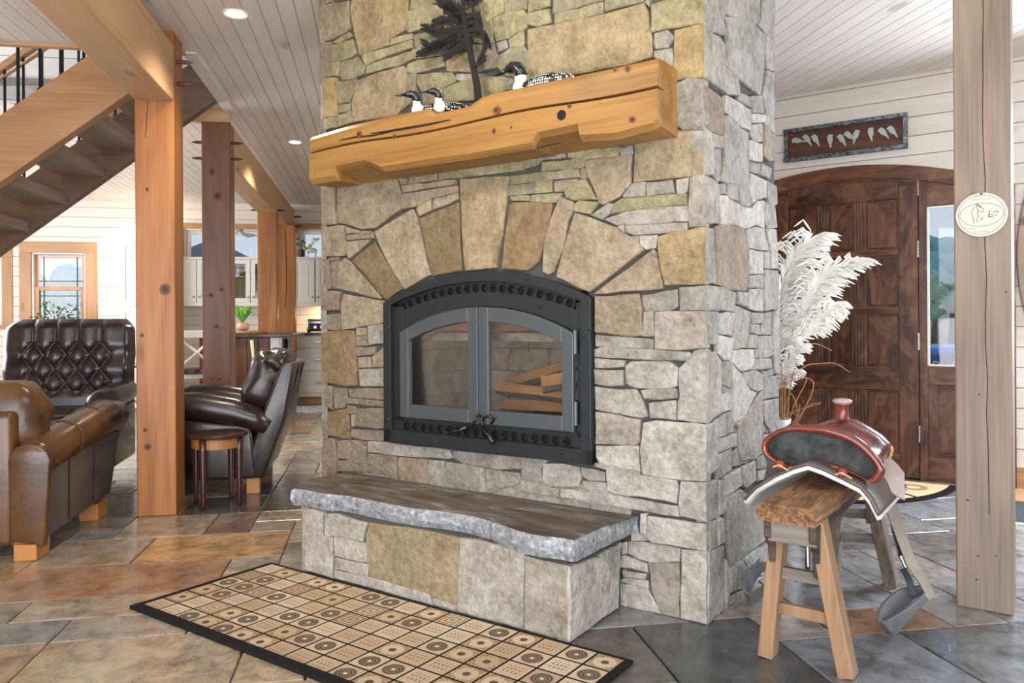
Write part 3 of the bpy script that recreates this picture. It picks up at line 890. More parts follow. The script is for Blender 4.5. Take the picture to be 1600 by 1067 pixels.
def blk(data,plane):
    for (ox,oy,s),txt in data:
        low=ox>=830 and oy>=240
        for line in txt.strip().split('\n'):
            c,*pts=line.split()
            P=[]
            for q in pts:
                u,v=map(float,q.split(','))
                if oy==0 and v<=0: v=-90/s*.2
                P.append(plane(ox+u*s,oy+v*s))
            yield ({'t':'w','Y':'w'}.get(c,c) if low and oy>=480 else {'T':'t'}.get(c,c) if low else c),P
for c,P in blk(FRONT_STONES,lambda x,y:CH.onY(x,y,0)):
    P=[(min(x,-.0),min(max(z,.003),CT)) for x,z in P]
    if min(q[1] for q in P)>.325 and max(q[1] for q in P)>.415 and -1.8<P[0][0]<-.28: P=[(x,.332 if z<.402 else z) for x,z in P]
    if max(p[1] for p in P)-min(p[1] for p in P)<.008: continue
    stone(P,ch,M['stone'],rs.choice(SC[c]))
for c,P in blk(SIDE_STONES,lambda x,y:CH.onX(x,y,0)):
    P=[(max(.0,x),min(max(z,.003),CT)) for x,z in P]
    if max(p[1] for p in P)-min(p[1] for p in P)<.008: continue
    stone(P,ch,M['stone'],rs.choice(SC[{'B':'b','t':'g','T':'g','o':'g','Y':'b'}.get(c,c)]),ax='x',sgn=1)
# courses above the picture and round the hidden sides
def courses(u0,u1,z0,z1,f,seed):
    r=random.Random(seed); z=z0
    while z<z1-.03:
        h=min(r.uniform(.09,.2),z1-z); u=u0
        while u<u1-.02:
            w=min(r.uniform(.12,.34),u1-u); 
            if u1-u-w<.06: w=u1-u
            f([(u,z),(u+w,z),(u+w,z+h),(u,z+h)],r); u+=w
        z+=h
def at_x(o,x): o.location.x=x
courses(0,CDp,0,CT,lambda P,r:at_x(stone(P,ch,M['stone'],r.choice(SC['b']+SC['g']),ax='x',sgn=-1),-CWd),8)
def cap(L,z0a,z0b,put):
    r=random.Random(31); u=0
    while u<L-.02:
        w=min(r.uniform(.14,.30),L-u)
        if L-u-w<.08: w=L-u
        za=z0a+(z0b-z0a)*u/L; zb=z0a+(z0b-z0a)*(u+w)/L; z=(za,zb)
        while min(z)<CT-.05:
            h=r.uniform(.09,.19); zt=max(z)+h
            if CT-zt<.07: zt=CT
            put([(u,z[0]),(u+w,z[1]),(u+w,zt),(u,zt)]); z=(zt,zt)
        u+=w
u_=-1.79
while u_<-.30:
    w_=min(rs.uniform(.14,.26),-.28-u_); o=stone([(u_,.331),(u_+w_,.331),(u_+w_,.425),(u_,.425)],ch,M['stone'],rs.choice(SC['g'])); o.location.y=.007; u_+=w_
cap(CWd,2.665,2.195,lambda P:stone([(x-CWd,z) for x,z in P],ch,M['stone'],rs.choice(SC['o']+SC['t'])))
cap(CDp,2.195,2.445,lambda P:stone(P,ch,M['stone'],rs.choice(SC['g']),ax='x',sgn=1))
# metal fireplace
fi=fthing(CH,'fireplace_insert','black arched steel wood fireplace with two glass doors set in the stone chimney','fireplace')
xc=(fx0+fx1)/2; hw=(fx1-fx0)/2; ax_=1.257-fz1
def ar(x,hw_=hw,base=fz1,rise=ax_): 
    R=(hw_*hw_+rise*rise)/(2*rise); return base+math.sqrt(max(0,R*R-(x-xc)**2))-(R-rise)
n=28; X=[fx0+(fx1-fx0)*i/n for i in range(n+1)]
iw=.045
Xi=[fx0+iw+(fx1-fx0-2*iw)*i/n for i in range(n+1)]
fr_=MB()
fr_.strip([(x,ar(x,hw-iw,fz1-.012,ax_-.03)) for x in Xi],[(x,ar(x)) for x in X],-.03,.03)
fr_.box((fx0,-.03,fz0),(fx0+iw,.03,fz1-.0)).box((fx1-iw,-.03,fz0),(fx1,.03,fz1-.0)).box((fx0,-.03,fz0),(fx1,.03,fz0+.055))
fr_.build('frame',M['black_steel'],fi,.002)
# inner face plate with door opening
dx0,dx1,dzb,dzs=-1.402,-.508,.628,1.005; dap=1.112
def dar(x,o=0):
    h=(dx1-dx0)/2-o; c=(dx0+dx1)/2; rise=dap-dzs; R=(h*h+rise*rise)/(2*rise); return dzs-o*.6+math.sqrt(max(0,R*R-(x-c)**2))-(R-rise)
p0,p1=fx0+iw,fx1-iw
gz0,gz1=.566,.606       # lower ornament band
pl=MB()
Xd=[dx0+(dx1-dx0)*i/n for i in range(n+1)]
def up_in(x): return ar(x,hw-iw,fz1-.012,ax_-.03)
og=.034
Xb=[p0+.03+(p1-p0-.06)*i/n for i in range(n+1)]
pl.strip([(x,up_in(x)-.012-og) if True else 0 for x in Xb],[(x,up_in(x)-.012-og-.001) for x in Xb],-.012,.0) if False else None
pl.strip([(x,max(dar(x),dzs)) for x in Xd],[(x,up_in(x)-.010-og) for x in Xd],-.008,.006)
pl.box((p0,-.008,dzb-.02),(dx0,.006,up_in(p0)-.006-og*0)).box((dx1,-.008,dzb-.02),(p1,.006,up_in(p1)-.006))
pl.box((p0,-.008,gz1),(p1,.006,dzb)).box((p0,-.008,fz0+.05),(p1,.006,gz0)).box((p0,-.008,gz0),(p0+.05,.006,gz1)).box((p1-.05,-.008,gz0),(p1,.006,gz1))
pl.strip([(x,up_in(x)-.010) for x in Xb],[(x,up_in(x)+.006) for x in Xb],-.008,.006)
pl.build('face_plate',M['black_steel'],fi,.001)
M['void']=plain('soot_black','#0b0b0c',.9)  # one flat black for slots, holes, cracks and other black parts
MB().box((p0,.012,gz0-.01),(p1,.016,gz1+.01)).build('air_slot_backing',M['void'],fi)
MB().strip([(x,up_in(x)-.06) for x in Xb],[(x,up_in(x)) for x in Xb],.012,.016).build('air_slot_backing',M['void'],fi)
def ornament(mb,path,h):
    "row of rings with small four-point fillers along a centreline"
    for (x,z,a) in path:
        N_=14
        for rr,w in ((h*.44,h*.075),):
            vs=[];
            for k in range(N_):
                t=2*PI*k/N_
                for q,yy in ((rr+w,-.006),(rr-w,-.006),(rr-w,.004),(rr+w,.004)):
                    vs.append((x+math.cos(t)*q,yy,z+math.sin(t)*q))
            fs=[(4*k+j,4*k+(j+1)%4,4*((k+1)%N_)+(j+1)%4,4*((k+1)%N_)+j) for k in range(N_) for j in range(4)]
            mb.add(vs,fs)
for band in ('lower_grille','upper_grille'):
    mb=MB(); k=18 if band=='lower_grille' else 20; path=[]
    for i in range(k):
        f=(i+.5)/k
        if band=='lower_grille': x=p0+.05+(p1-p0-.1)*f; path.append((x,(gz0+gz1)/2,0))
        else: x=p0+.035+(p1-p0-.07)*f; path.append((x,up_in(x)-.010-og/2,0))
    ornament(mb,path,.052 if band=='lower_grille' else .048)
    for i in range(k-1):
        x=(path[i][0]+path[i+1][0])/2; z=(path[i][1]+path[i+1][1])/2
        for s in(1,-1): mb.prism([(x-.010,z+s*.021),(x+.010,z+s*.021),(x+.002,z+s*.006),(x-.002,z+s*.006)],-.006,.004)
        if i%3==1: 
            for sz in (.012,-.012): mb.beam((x-.02,-.002,z+sz*.2),(x+.02,-.002,z+sz),.004,.004)
    mb.build(band,M['black_steel'],fi)
# rivets
for px,py in ((685,442),(823,435),(673,479),(841,478),(610,512),(624,521),(610,655),(684,690),(924,513),(914,525),(915,645),(924,683),(690,660),(881,706)):
    x,z=CH.onY(px,py,-.02); MB().ball((x,-.03 if (x<fx0+.05 or x>fx1-.05 or z>1.18 or z<.56) else -.01,z),.008,10,6).build('rivet',M['black_steel'],fi,smooth=True)
# doors
xm=-.963
def firedoor(a,b,side):
    q=.058; st_=.05; Xo=[a+(b-a)*i/12 for i in range(13)]; Xn=[a+st_+(b-a-2*st_)*i/12 for i in range(13)]
    zi=lambda x: dar(x)-.062
    mb=MB().strip([(x,zi(x)) for x in Xn],[(x,dar(x)-.002) for x in Xn],-.034,-.010)
    for u0,u1 in ((a,a+st_+.001),(b-st_-.001,b)):
        Xs_=[u0+(u1-u0)*i/3 for i in range(4)]; mb.strip([(x,dzb) for x in Xs_],[(x,dar(x)-.002) for x in Xs_],-.034,-.010)
    mb.box((a+st_,-.034,dzb),(b-st_,-.010,dzb+q))
    d=mb.build('door',M['door_steel'],fi,.003)
    g=MB().strip([(x,dzb+q-.01) for x in Xn],[(x,zi(x)+.01) for x in Xn],-.021,-.018).build('pane',M['fireglass'],d)
    mb=MB(); xx= b if side>0 else a
    hx=b+.008 if side>0 else a-.008
    if side>0:
        for z in (.70,.97): mb.tube([(hx,-.03,z-.045),(hx,-.03,z+.045)],.008,10)
    mb.build('hinge',M['door_steel'],d) if side>0 else None
    return d
def fireglass():
    t=D.materials.new('fire_glass'); t.use_nodes=True; n=t.node_tree; n.nodes.clear()
    o=n.nodes.new('ShaderNodeOutputMaterial'); a=n.nodes.new('ShaderNodeBsdfTransparent'); a.inputs[0].default_value=(.93,.91,.88,1); g=n.nodes.new('ShaderNodeBsdfGlossy'); g.inputs['Roughness'].default_value=.03
    f=n.nodes.new('ShaderNodeFresnel'); f.inputs[0].default_value=1.5; x=n.nodes.new('ShaderNodeMixShader')
    n.links.new(f.outputs[0],x.inputs[0]); n.links.new(a.outputs[0],x.inputs[1]); n.links.new(g.outputs[0],x.inputs[2]); n.links.new(x.outputs[0],o.inputs[0]); return t
M['fireglass']=fireglass()
dl=firedoor(dx0,xm-.002,-1); dr=firedoor(xm+.002,dx1,1)
MB().box((xm-.014,-.042,dzb+.0),(xm+.004,-.03,dap-.01)).build('astragal',M['door_steel'],dl,.002)
# handles
def hpx(px,py,y=-.055): x,z=CH.onY(px,py,y); return (x,y,z)
M['coil']=plain('black_handle','#141414',.2,.2,.6)
MB().tube([hpx(752,650,-.03),hpx(746,648),hpx(740,660),hpx(736,667),hpx(728,668)],.006,8).tube([hpx(730,667,-.06),hpx(706,677,-.07)],[.009,.011],10).build('handle',M['coil'],dl,smooth=True)
MB().tube([hpx(768,662,-.03),hpx(772,655,-.04),hpx(764,650),hpx(756,653),hpx(753,662),hpx(756,670)],.006,8).tube([hpx(755,668,-.06),hpx(771,692,-.075)],[.009,.012],10).build('handle',M['coil'],dr,smooth=True)
# firebox interior
M['firebrick']=None
t=NT('firebrick',.9,0,.2); cc=t.coord(); n1=t.noise(cc,7,6,.7); n2=t.noise(cc,30,4,.7)
t.col(t.ramp(n1,[(.3,'#5f5750'),(.5,'#a39a8e'),(.62,'#b9a890'),(.75,'#8a8078')])); t.bump(n2,.4,.006); M['firebrick']=t.m
fb=MB()
iy=.55
fb.box((bx0-.0,iy,bz0),(bx1,iy+.04,fz1+.06)).box((bx0-.0,.03,bz0),(bx0+.04,iy,fz1+.06)).box((bx1-.04,.03,bz0),(bx1,iy,fz1+.06)).box((bx0,.03,bz0),(bx1,iy,bz0+.06)).box((bx0,.03,fz1+.02),(bx1,iy,fz1+.06))
fb.build('firebox',M['black_steel'],fi)
r_=random.Random(2); z=.66-.07
row=0
while z<1.10:
    x=bx0+.045-(row%2)*.11
    while x<bx1-.05:
        a=max(x,bx0+.045); b=min(x+.225,bx1-.045)
        if b-a>.02: MB().box((a+.001,iy-.02,z),(b-.001,iy,z+.108)).build('firebrick',M['firebrick'],fi,.003)
        x+=.227
    for sx_,e in ((bx0+.04,1),(bx1-.04,-1)):
        for k in range(3): MB().box((sx_,.05+k*.165,z),(sx_+e*.015,.05+k*.165+.163,z+.108)).build('firebrick',M['firebrick'],fi,.003)
    z+=.11; row+=1
M['baffle']=plain('rusted_baffle','#a5745a',.7,.2,.3,.5,20)
MB().prism([(-1.40,.945),(-1.28,1.012),(-.66,1.012),(-.53,.945),(-.53,.975),(-.65,1.05),(-1.29,1.05),(-1.40,.975)],.08,.11).build('baffle',M['baffle'],fi)
MB().box((-1.35,.13,.965),(-.55,.18,1.0)).build('baffle',M['firebrick'],fi)
# logs
M['bark']=None
t=NT('bark',.9,0,.2); cc=t.coord((.2,1,1)); a_=t.noise(cc,24,6,.7); t.col(t.ramp(a_,[(.35,'#2b231d'),(.55,'#6b5a4a'),(.7,'#8d8174')])); t.bump(a_,.9,.01); M['bark']=t.m
M['cutwood']=wood('cut_wood','#c08a55','#d8a870','#e6bf8c','x',.7,knots=False)
def log(x0,x1,y,z,r,tilt=0,yaw=0,lab='',split=True):
    L=x1-x0; rr=random.Random(int(abs(x0*999)))
    o=fthing(CH,'split_log',lab,'firewood',(x0+x1)/2,y,z,yaw,'split logs inside the fireplace'); o.rotation_euler=(0,tilt,CH.a+yaw); 
    prof=[(r*math.cos(a)*(1 if a<PI else .55)*rr.uniform(.93,1.05),r*math.sin(a)*rr.uniform(.9,1.05)) for a in [i*2*PI/9 for i in range(9)]] if not split else [(-r,-.2*r),(-.75*r,-.7*r),(0,-.95*r),(.8*r,-.6*r),(r,0),(.25*r,.75*r),(-.2*r,.8*r)]
    N_=len(prof); vs=[];K=5
    for k in range(K+1):
        xx=-L/2+L*k/K; s=1-.04*abs(k-K/2)
        for p in prof: vs.append((xx,p[0]*s+rr.uniform(-.002,.002),p[1]*s+rr.uniform(-.002,.002)))
    fs=[(k*N_+i,k*N_+(i+1)%N_,(k+1)*N_+(i+1)%N_,(k+1)*N_+i) for k in range(K) for i in range(N_)]
    bark=[f for f in fs if f[0]%N_<4]; face=[f for f in fs if f[0]%N_>=4]
    MB().add(vs,bark).build('bark',M['bark'],o); MB().add(vs,face+[tuple(range(N_)),tuple(range(K*N_,(K+1)*N_))]).build('cut_face',M['cutwood'],o)
    return o
log(-1.08,-.60,.33,.665,.045,0,.05,'split log lowest in the firebox with pale end grain')
log(-1.10,-.545,.28,.735,.036,.03,-.08,'long flat split log lying across the lowest one')
log(-.80,-.62,.22,.80,.045,-.15,.7,'short pale log with its square end turned to the glass')
log(-1.12,-.62,.40,.82,.04,-.28,0,'dark barked log leaning up at the back of the fire')
log(-1.03,-.99,.20,.70,.02,0,0,'small glowing log end beside the middle of the doors') if False else None
# ---------------------------------------------------------------- hearth
he=fthing(CH,'stone_hearth','raised fieldstone hearth with thick dark slate slab in front of chimney','hearth')
hy=-.395; hx0,hx1=-1.625,-.315; HZ=.34; ST=.07
MB().box((hx0+.015,hy+.015,0),(hx1-.015,0.012,HZ-ST+.005)).build('mortar',M['mortar'],he)
for c,P in blk(HEARTH_STONES,lambda x,y:CH.onY(x,y,hy)):
    P=[(min(max(x,hx0),hx1),min(max(z,.003),HZ-ST+.004)) for x,z in P]
    o=stone(P,he,M['stone'],rs.choice(SC[c])); o.location.y=hy
for c,P in blk(HEARTH_SIDE,lambda x,y:CH.onX(x,y,hx1)):
    P=[(min(max(x,hy),-.0),min(max(z,.003),HZ-ST+.004)) for x,z in P]
    o=stone(P,he,M['stone'],rs.choice(SC[c]),ax='x',sgn=1); o.location.x=hx1
courses(hy,0,0,HZ-ST,lambda P,r:at_x(stone(P,he,M['stone'],r.choice(SC['g']),ax='x',sgn=-1),hx0),3)
top=[(452,765),(462,756),(478,752),(505,749)]; 
front=[(1001,799),(975,811),(940,826),(903,844),(897,846),(880,842),(850,839),(830,836),(801,828),(765,815),(720,804),(684,799),(647,795),(615,790),(579,783),(555,778),(530,774),(500,771),(472,765),(455,764)]
def sl(px,py): return CH.onZ(px,py,HZ)
pts=[sl(*p) for p in front]; rr=random.Random(4)
pts=[(max(min(x,-.262),-1.80),y) for x,y in pts]
out=[(-.262,.008)]
for i,(x,y) in enumerate(pts):
    if i: 
        px_,py_=pts[i-1]
        for f in (.33,.66): out.append((px_+(x-px_)*f+rr.uniform(-.003,.003),py_+(y-py_)*f+rr.uniform(-.004,.004)))
    out.append((x,y))
xl=-1.79; 
out=[p for p in out if p[0]>xl]
out+=[(xl,hy+.13),(xl-.01,hy+.2),(xl+.005,-.12),(xl+.01,.008)]
def slate_slab():
    t=NT('hearth_slate',.38,0,.5); cc=t.coord((1,1,1)); st_=t.noise(t.coord((.9,3.2,1),rot=(0,0,.5)),5,6,.65,.6); n2=t.noise(cc,45,4,.7)
    geo=t.n('NewGeometry'); sz=t.n('SeparateXYZ'); t.l(geo.outputs['Normal'],sz.inputs[0]); k=t.n('MapRange'); t.l(sz.outputs['Z'],k.inputs[0]); k.inputs[1].default_value=.7; k.inputs[2].default_value=.9
    c1=t.ramp(st_,[(.34,'#2e2721'),(.48,'#54483c'),(.6,'#6a625a'),(.74,'#b5aca0')]); c2=t.ramp(n2,[(.3,'#5c6064'),(.55,'#8f9294'),(.75,'#c4c5c3')])
    t.col(t.mix(k.outputs[0],c2,c1)); t.rough(st_,.28,.6); p=t.bump(st_,.5,.012); t.bump(n2,.5,.006,p); return t.m
M['slab']=slate_slab()
n=len(out); cx=sum(p[0] for p in out)/n; cy=-.2
inn=offset_poly(out,.008); mid=offset_poly(out,-.004)
vs=[(x,y,HZ-ST) for x,y in offset_poly(out,.006)]+[(x,y,HZ-ST*.55+rr.uniform(-.006,.006)) for x,y in mid]+[(x,y,HZ-.008) for x,y in out]+[(x,y,HZ+rr.uniform(-.001,.001)) for x,y in inn]
fs=[tuple(range(n))]+[(r*n+i,r*n+(i+1)%n,(r+1)*n+(i+1)%n,(r+1)*n+i) for r in range(3) for i in range(n)]+[tuple(range(3*n,4*n))]
MB().add(vs,fs).build('hearth_slab',M['slab'],he)
# ---------------------------------------------------------------- mantel
ma=fthing(CH,'mantel_beam','thick honey coloured hewn timber mantel across the chimney','mantel')
my=-.17; mx0,mx1=-1.835,-.093; mz0,mz1=1.692,1.93
def mantel():
    # front outline traced in the mantel's own plane; notches along the lower edge
    P=lambda x,y: CH.onY(x,y,my)
    low=[P(483,287),P(505,285),P(508,268),P(560,258),P(600,268),P(640,263),P(700,254),P(760,244),P(800,238),P(838,228),P(846,213),P(858,211),P(910,196),P(914,204),P(950,217),P(1000,208)]
    # keep bottoms sane
    low=[(mx0,mz0),(mx0+.17,mz0),(mx0+.175,mz0+.04),(mx0+.36,mz0+.045),(mx0+.46,mz0+.004),(-.78,mz0),(-.60,mz0),(-.575,mz0+.035),(-.40,mz0+.04),(-.395,mz0+.0),(-.25,mz0-.012),(mx1-.02,mz0),(mx1,mz0+.012)]
    crack=mz0+.142
    topx=[mx0,-1.6,-1.3,-1.12,-1.08,-1.06,-.9,-.84,-.80,-.5,mx1]
    topz=[mz1-.02,mz1-.006,mz1-.002,mz1-.004,mz1-.03,mz1-.03,mz1-.028,mz1-.004,mz1,mz1-.001,mz1]
    Xs=sorted(set([mx0+(mx1-mx0)*i/34 for i in range(35)]+[p[0] for p in low]+topx))
    def itp(xs,zs,x):
        for i in range(len(xs)-1):
            if xs[i]<=x<=xs[i+1]:
                f=(x-xs[i])/(xs[i+1]-xs[i]+1e-9); return zs[i]+(zs[i+1]-zs[i])*f
        return zs[-1]
    lx=[p[0] for p in low]; lz=[p[1] for p in low]
    vs=[];rows=0
    for x in Xs:
        zl=itp(lx,lz,x); zt=itp(topx,topz,x); ck=crack+.006*math.sin(x*7)
        g=.0055
        sec=[(my+.022,zl+.0),(my,zl+.02),(my-.001,ck-g-.0),(my+.06,ck),(my+.003,ck+g),(my+.004,zt-.018),(my+.016,zt),(0.01,zt),(0.01,mz0+.0)]
        # underside notch: lower edge recessed only at the front 10 cm
        for y,z in sec: vs.append((x,y+noise.noise(Vector((x*4,z*9,y)))*.003,z+noise.noise(Vector((x*3,y*6,z*4+5)))*.003))
    R=9; n_=len(Xs)
    fs=[(i*R+k,i*R+(k+1)%R,(i+1)*R+(k+1)%R,(i+1)*R+k) for i in range(n_-1) for k in range(R)]+[tuple(range(R)),tuple(range((n_-1)*R,n_*R))]
    return MB().add(vs,fs)
mantel().build('beam',M['mantel'],ma)
kx,kz=CH.onY(878,180,my); MB().lathe([(.0,0),(.014,.001),(.019,.003)],10).move(Matrix.Translation((kx,my-.001,kz))@Matrix.Rotation(PI/2,4,'X')).build('bolt_hole',M['void'],ma)
# ---------------------------------------------------------------- posts and beams
PS=.203
def post(a,b,mat,label,z1,zb=0,pegs=(),w=PS,name='timber_post',group='house posts'):
    t=fthing(HO,name,label,'post',a,b,0,0,group)
    s=MB()
    N_=5; vs=[]
    s.box((0,0,zb),(w,w,z1)); s.build('shaft',mat,t,.008)
    for (z,side) in pegs:
        m_=MB(); x0=w if side>0 else 0; m_.tube([(x0-.01*side,w*.35,z),(x0+.05*side,w*.35,z),(x0+.085*side,w*.35,z)],[.012,.012,.003],8); m_.build('peg',M['peg'],t)
    return t
pa=-1.288
post_1=post(pa,4.515,M['post'],'orange brown timber post nearest the camera, between the leather chairs',CEIL,pegs=((2.50,1),(2.38,1)))
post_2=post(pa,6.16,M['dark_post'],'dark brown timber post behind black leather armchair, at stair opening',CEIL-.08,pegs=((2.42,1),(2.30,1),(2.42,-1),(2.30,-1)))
post_3=post(pa,8.93,M['post'],'timber post rising through the kitchen island top, left of pair',2.28,pegs=((2.30,1),(2.30,-1)))
post_4=post(HO.onY(434,400,10.06)[0],10.06,M['post'],'cracked golden timber post at far kitchen wall beside upper cabinets',2.28,pegs=((2.38,1),(2.26,1)))
def hbeam(b0,b1,label,mat='beam_y'):
    t=fthing(HO,'timber_beam',label,'beam',pa,b0,0,0,'ceiling beams'); MB().box((0,0,2.262),(PS,b1-b0,2.57)).build('beam',M[mat],t,.01); return t
hbeam(.4,4.515,'large pale timber beam running overhead to the nearest orange post')
hbeam(6.16+PS,8.93,'cream washed beam between the dark post and the island post')
hbeam(8.93,10.85,'cream washed beam end above the far kitchen wall post')
pr_=thing('timber_post','large grey brown timber post at the right carrying an oval plaque','post',(1.616,2.852,0),CH.a,'entry post')
MB().box((0,0,0),(.177,.177,CEIL)).build('shaft',M['pale_post'],pr_,.007)
m_=MB(); rr=random.Random(9); z=.35; x=.105
while z<CEIL:
    x2=x+rr.uniform(-.006,.006); 
    m_.add([(x-.0012,-.0008,z),(x+.0012,-.0008,z),(x2+.0012,-.0008,z+.12),(x2-.0012,-.0008,z+.12)],[(0,1,2,3)]); x=min(.115,max(.09,x2)); z+=.12
m_.build('drying_crack',M['void'],pr_)
# recessed lights
M['lamp']=D.materials.new('lamp_glow'); M['lamp'].use_nodes=True; b_=M['lamp'].node_tree.nodes['Principled BSDF']; b_.inputs['Emission Color'].default_value=(1,.93,.8,1); b_.inputs['Emission Strength'].default_value=6
def pot(px,py,label,en=45):
    x,y=on_z(px,py,CEIL); t=thing('recessed_light',label,'ceiling light',(x,y,CEIL-.004),0,'recessed ceiling lights')
    MB().lathe([(.045,-.001),(.062,-.006),(.066,-.001),(.066,.003)],24).build('trim_ring',M['white'],t); MB().lathe([(.001,-.0068),(.042,-.0066),(.042,-.002)],20).build('lamp',M['lamp'],t)
    l=D.lights.new('spot','SPOT'); l.energy=en; l.color=(1,.9,.75); l.spot_size=2.2; l.spot_blend=.8; l.shadow_soft_size=.05
    o=D.objects.new('recessed_light_beam',l); COL.objects.link(o); o.location=(x,y,CEIL-.03)
pot(368,20,'round white recessed ceiling light nearest the mantel')
pot(461,221,'recessed ceiling light left of the mantel end',110)
pot(190,306,'distant recessed ceiling light above the back window',60)
area('under_cabinet_light',HO.W(-.60,10.72,1.285),HO.W(-.60,10.73,.9),.1,.1,5,'#ffcf8f')
# out of frame ones that wash the chimney face
for X_,Y_,w_ in ((-.9,2.2,'left'),(.1,1.6,'middle'),(1.3,1.5,'right')):
    t=thing('recessed_light',w_+' one of three recessed ceiling lights in front of the chimney','ceiling light',(X_,Y_,CEIL-.004),0,'recessed ceiling lights before the chimney')
    MB().lathe([(.045,-.001),(.062,-.006),(.066,-.001),(.066,.003)],24).build('trim_ring',M['white'],t); MB().lathe([(.001,-.0068),(.042,-.0066),(.042,-.002)],20).build('lamp',M['lamp'],t)
    l=D.lights.new('spot','SPOT'); l.energy=40; l.color=(1,.94,.84); l.spot_size=2.0; l.spot_blend=1; l.shadow_soft_size=.08
    o=D.objects.new('recessed_light_beam',l); COL.objects.link(o); o.location=(X_,Y_,CEIL-.03); o.rotation_euler=((Vector((-.3,3.2,1.9))-o.location).to_track_quat('-Z','Y').to_euler())

# ================================================================ staircase
M['iron']=plain('black_iron','#20242a',.4,.6)
sta=fthing(HO,'staircase','open timber staircase with thick treads rising right behind the nearest post','staircase')
SL=(2.6-1.54)/(2.531-1.177)
def sline(a,b): # bottom edge of far stringer
    return 2.6+(a+1.177)*SL
def stringer(b0,b1,aend,off=0):
    a0=-4.3; V=.385; m_=MB()
    pts=[(a0,max(0,sline(a0,0)+off)),(aend,sline(aend,0)+off),(aend,sline(aend,0)+off+V),(a0,sline(a0,0)+off+V)]
    if pts[1][1]+0>CEIL+.3: pass
    return m_.prism(pts,b0,b1,'y')
stringer(4.90,4.99,-1.30,.0).build('stringer',M['stair_x'],sta,.006)
M['stair_dark']=wood('stair_dark_x','#5d4532','#75583f','#866a4f','x',.45)  # stair timber again, with the far stringer's backlit shade put into the colour
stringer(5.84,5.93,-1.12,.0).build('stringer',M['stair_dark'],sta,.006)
k=0; a=-1.50
while a>-4.3:
    z=sline(a,0)+.14
    if z<2.75 and z>.1: MB().box((a-.15,4.99,z-.035),(a+.13,5.84,z+.035)).build('tread',M['stair_y'],sta,.005)
    a-=.245
rail=MB()
for b in (4.945,5.885):
    for i in range(26):
        a=-1.45-i*.118; z0=sline(a,0)+.385
        m_=MB().tube([(a,b,z0),(a,b,z0+.86)],.009,6).lathe([(.009,0),(.018,.002),(.018,.016),(.009,.022)],8,(a,b,z0)); m_.build('baluster',M['iron'],sta)
    a0,a1=-4.3,-1.35; m_=MB().beam((a0,b,sline(a0,0)+1.27),(a1,b,sline(a1,0)+1.27),.06,.045).beam((a0,b,sline(a0,0)+1.2),(a1,b,sline(a1,0)+1.2),.03,.014); m_.build('handrail',M['stair_x'],sta,.004)
# ================================================================ leather chairs
def leather(name,c0,c1,r=.32,hl='#6a5448'):
    t=NT(name,r,0,.6); cc=t.coord(); n1=t.noise(cc,5,4,.6); n2=t.noise(cc,70,3,.6)
    t.col(t.ramp(n1,[(.3,c0),(.65,c1)])); t.rough(n1,r-.08,r+.14); t.bump(t.math('ADD',n1,t.math('MULTIPLY',n2,.25)),.25,.008); return t.m
M['lbrown']=leather('brown_leather','#3c2614','#64421f',.26)
M['lside']=leather('grey_brown_leather','#4b443e','#625a52',.4)  # brown leather with its grey sheen put into the colour
M['ldark']=leather('dark_brown_leather','#261b16','#42302a',.24)
M['lblack']=leather('black_leather','#1c1512','#33241c',.25)
M['foot']=plain('orange_wood_foot','#b37a40',.4)
def rbox(a,b,bev=.04,mat=None,name='cushion',parent=None,seg=4,puff=0):
    mb=MB().box(a,b); o=mb.build(name,mat,parent,bev,True,seg=seg); return o
def puffy(name,mat,parent,c,s,e=.55,crown=.0,nu=28,nv=18,rot=None,wr=0,seed=0):
    "superellipsoid cushion"
    def sg(v,p): return math.copysign(abs(v)**p,v)
    def f(u,v):
        t=2*PI*u; w=-PI/2+PI*v
        x=sg(math.cos(w),e)*sg(math.cos(t),e); y=sg(math.cos(w),e)*sg(math.sin(t),e); z=sg(math.sin(w),e)
        q=noise.noise(Vector((x*2+seed,y*2,z*2)))*wr
        P=Vector((x*s[0],y*s[1],z*s[2]))*(1+q)
        if rot: P=rot@P
        return tuple(P+Vector(c))
    mb=MB().grid(f,nu,nv,True); o=mb.build(name,mat,parent,smooth=True); return o
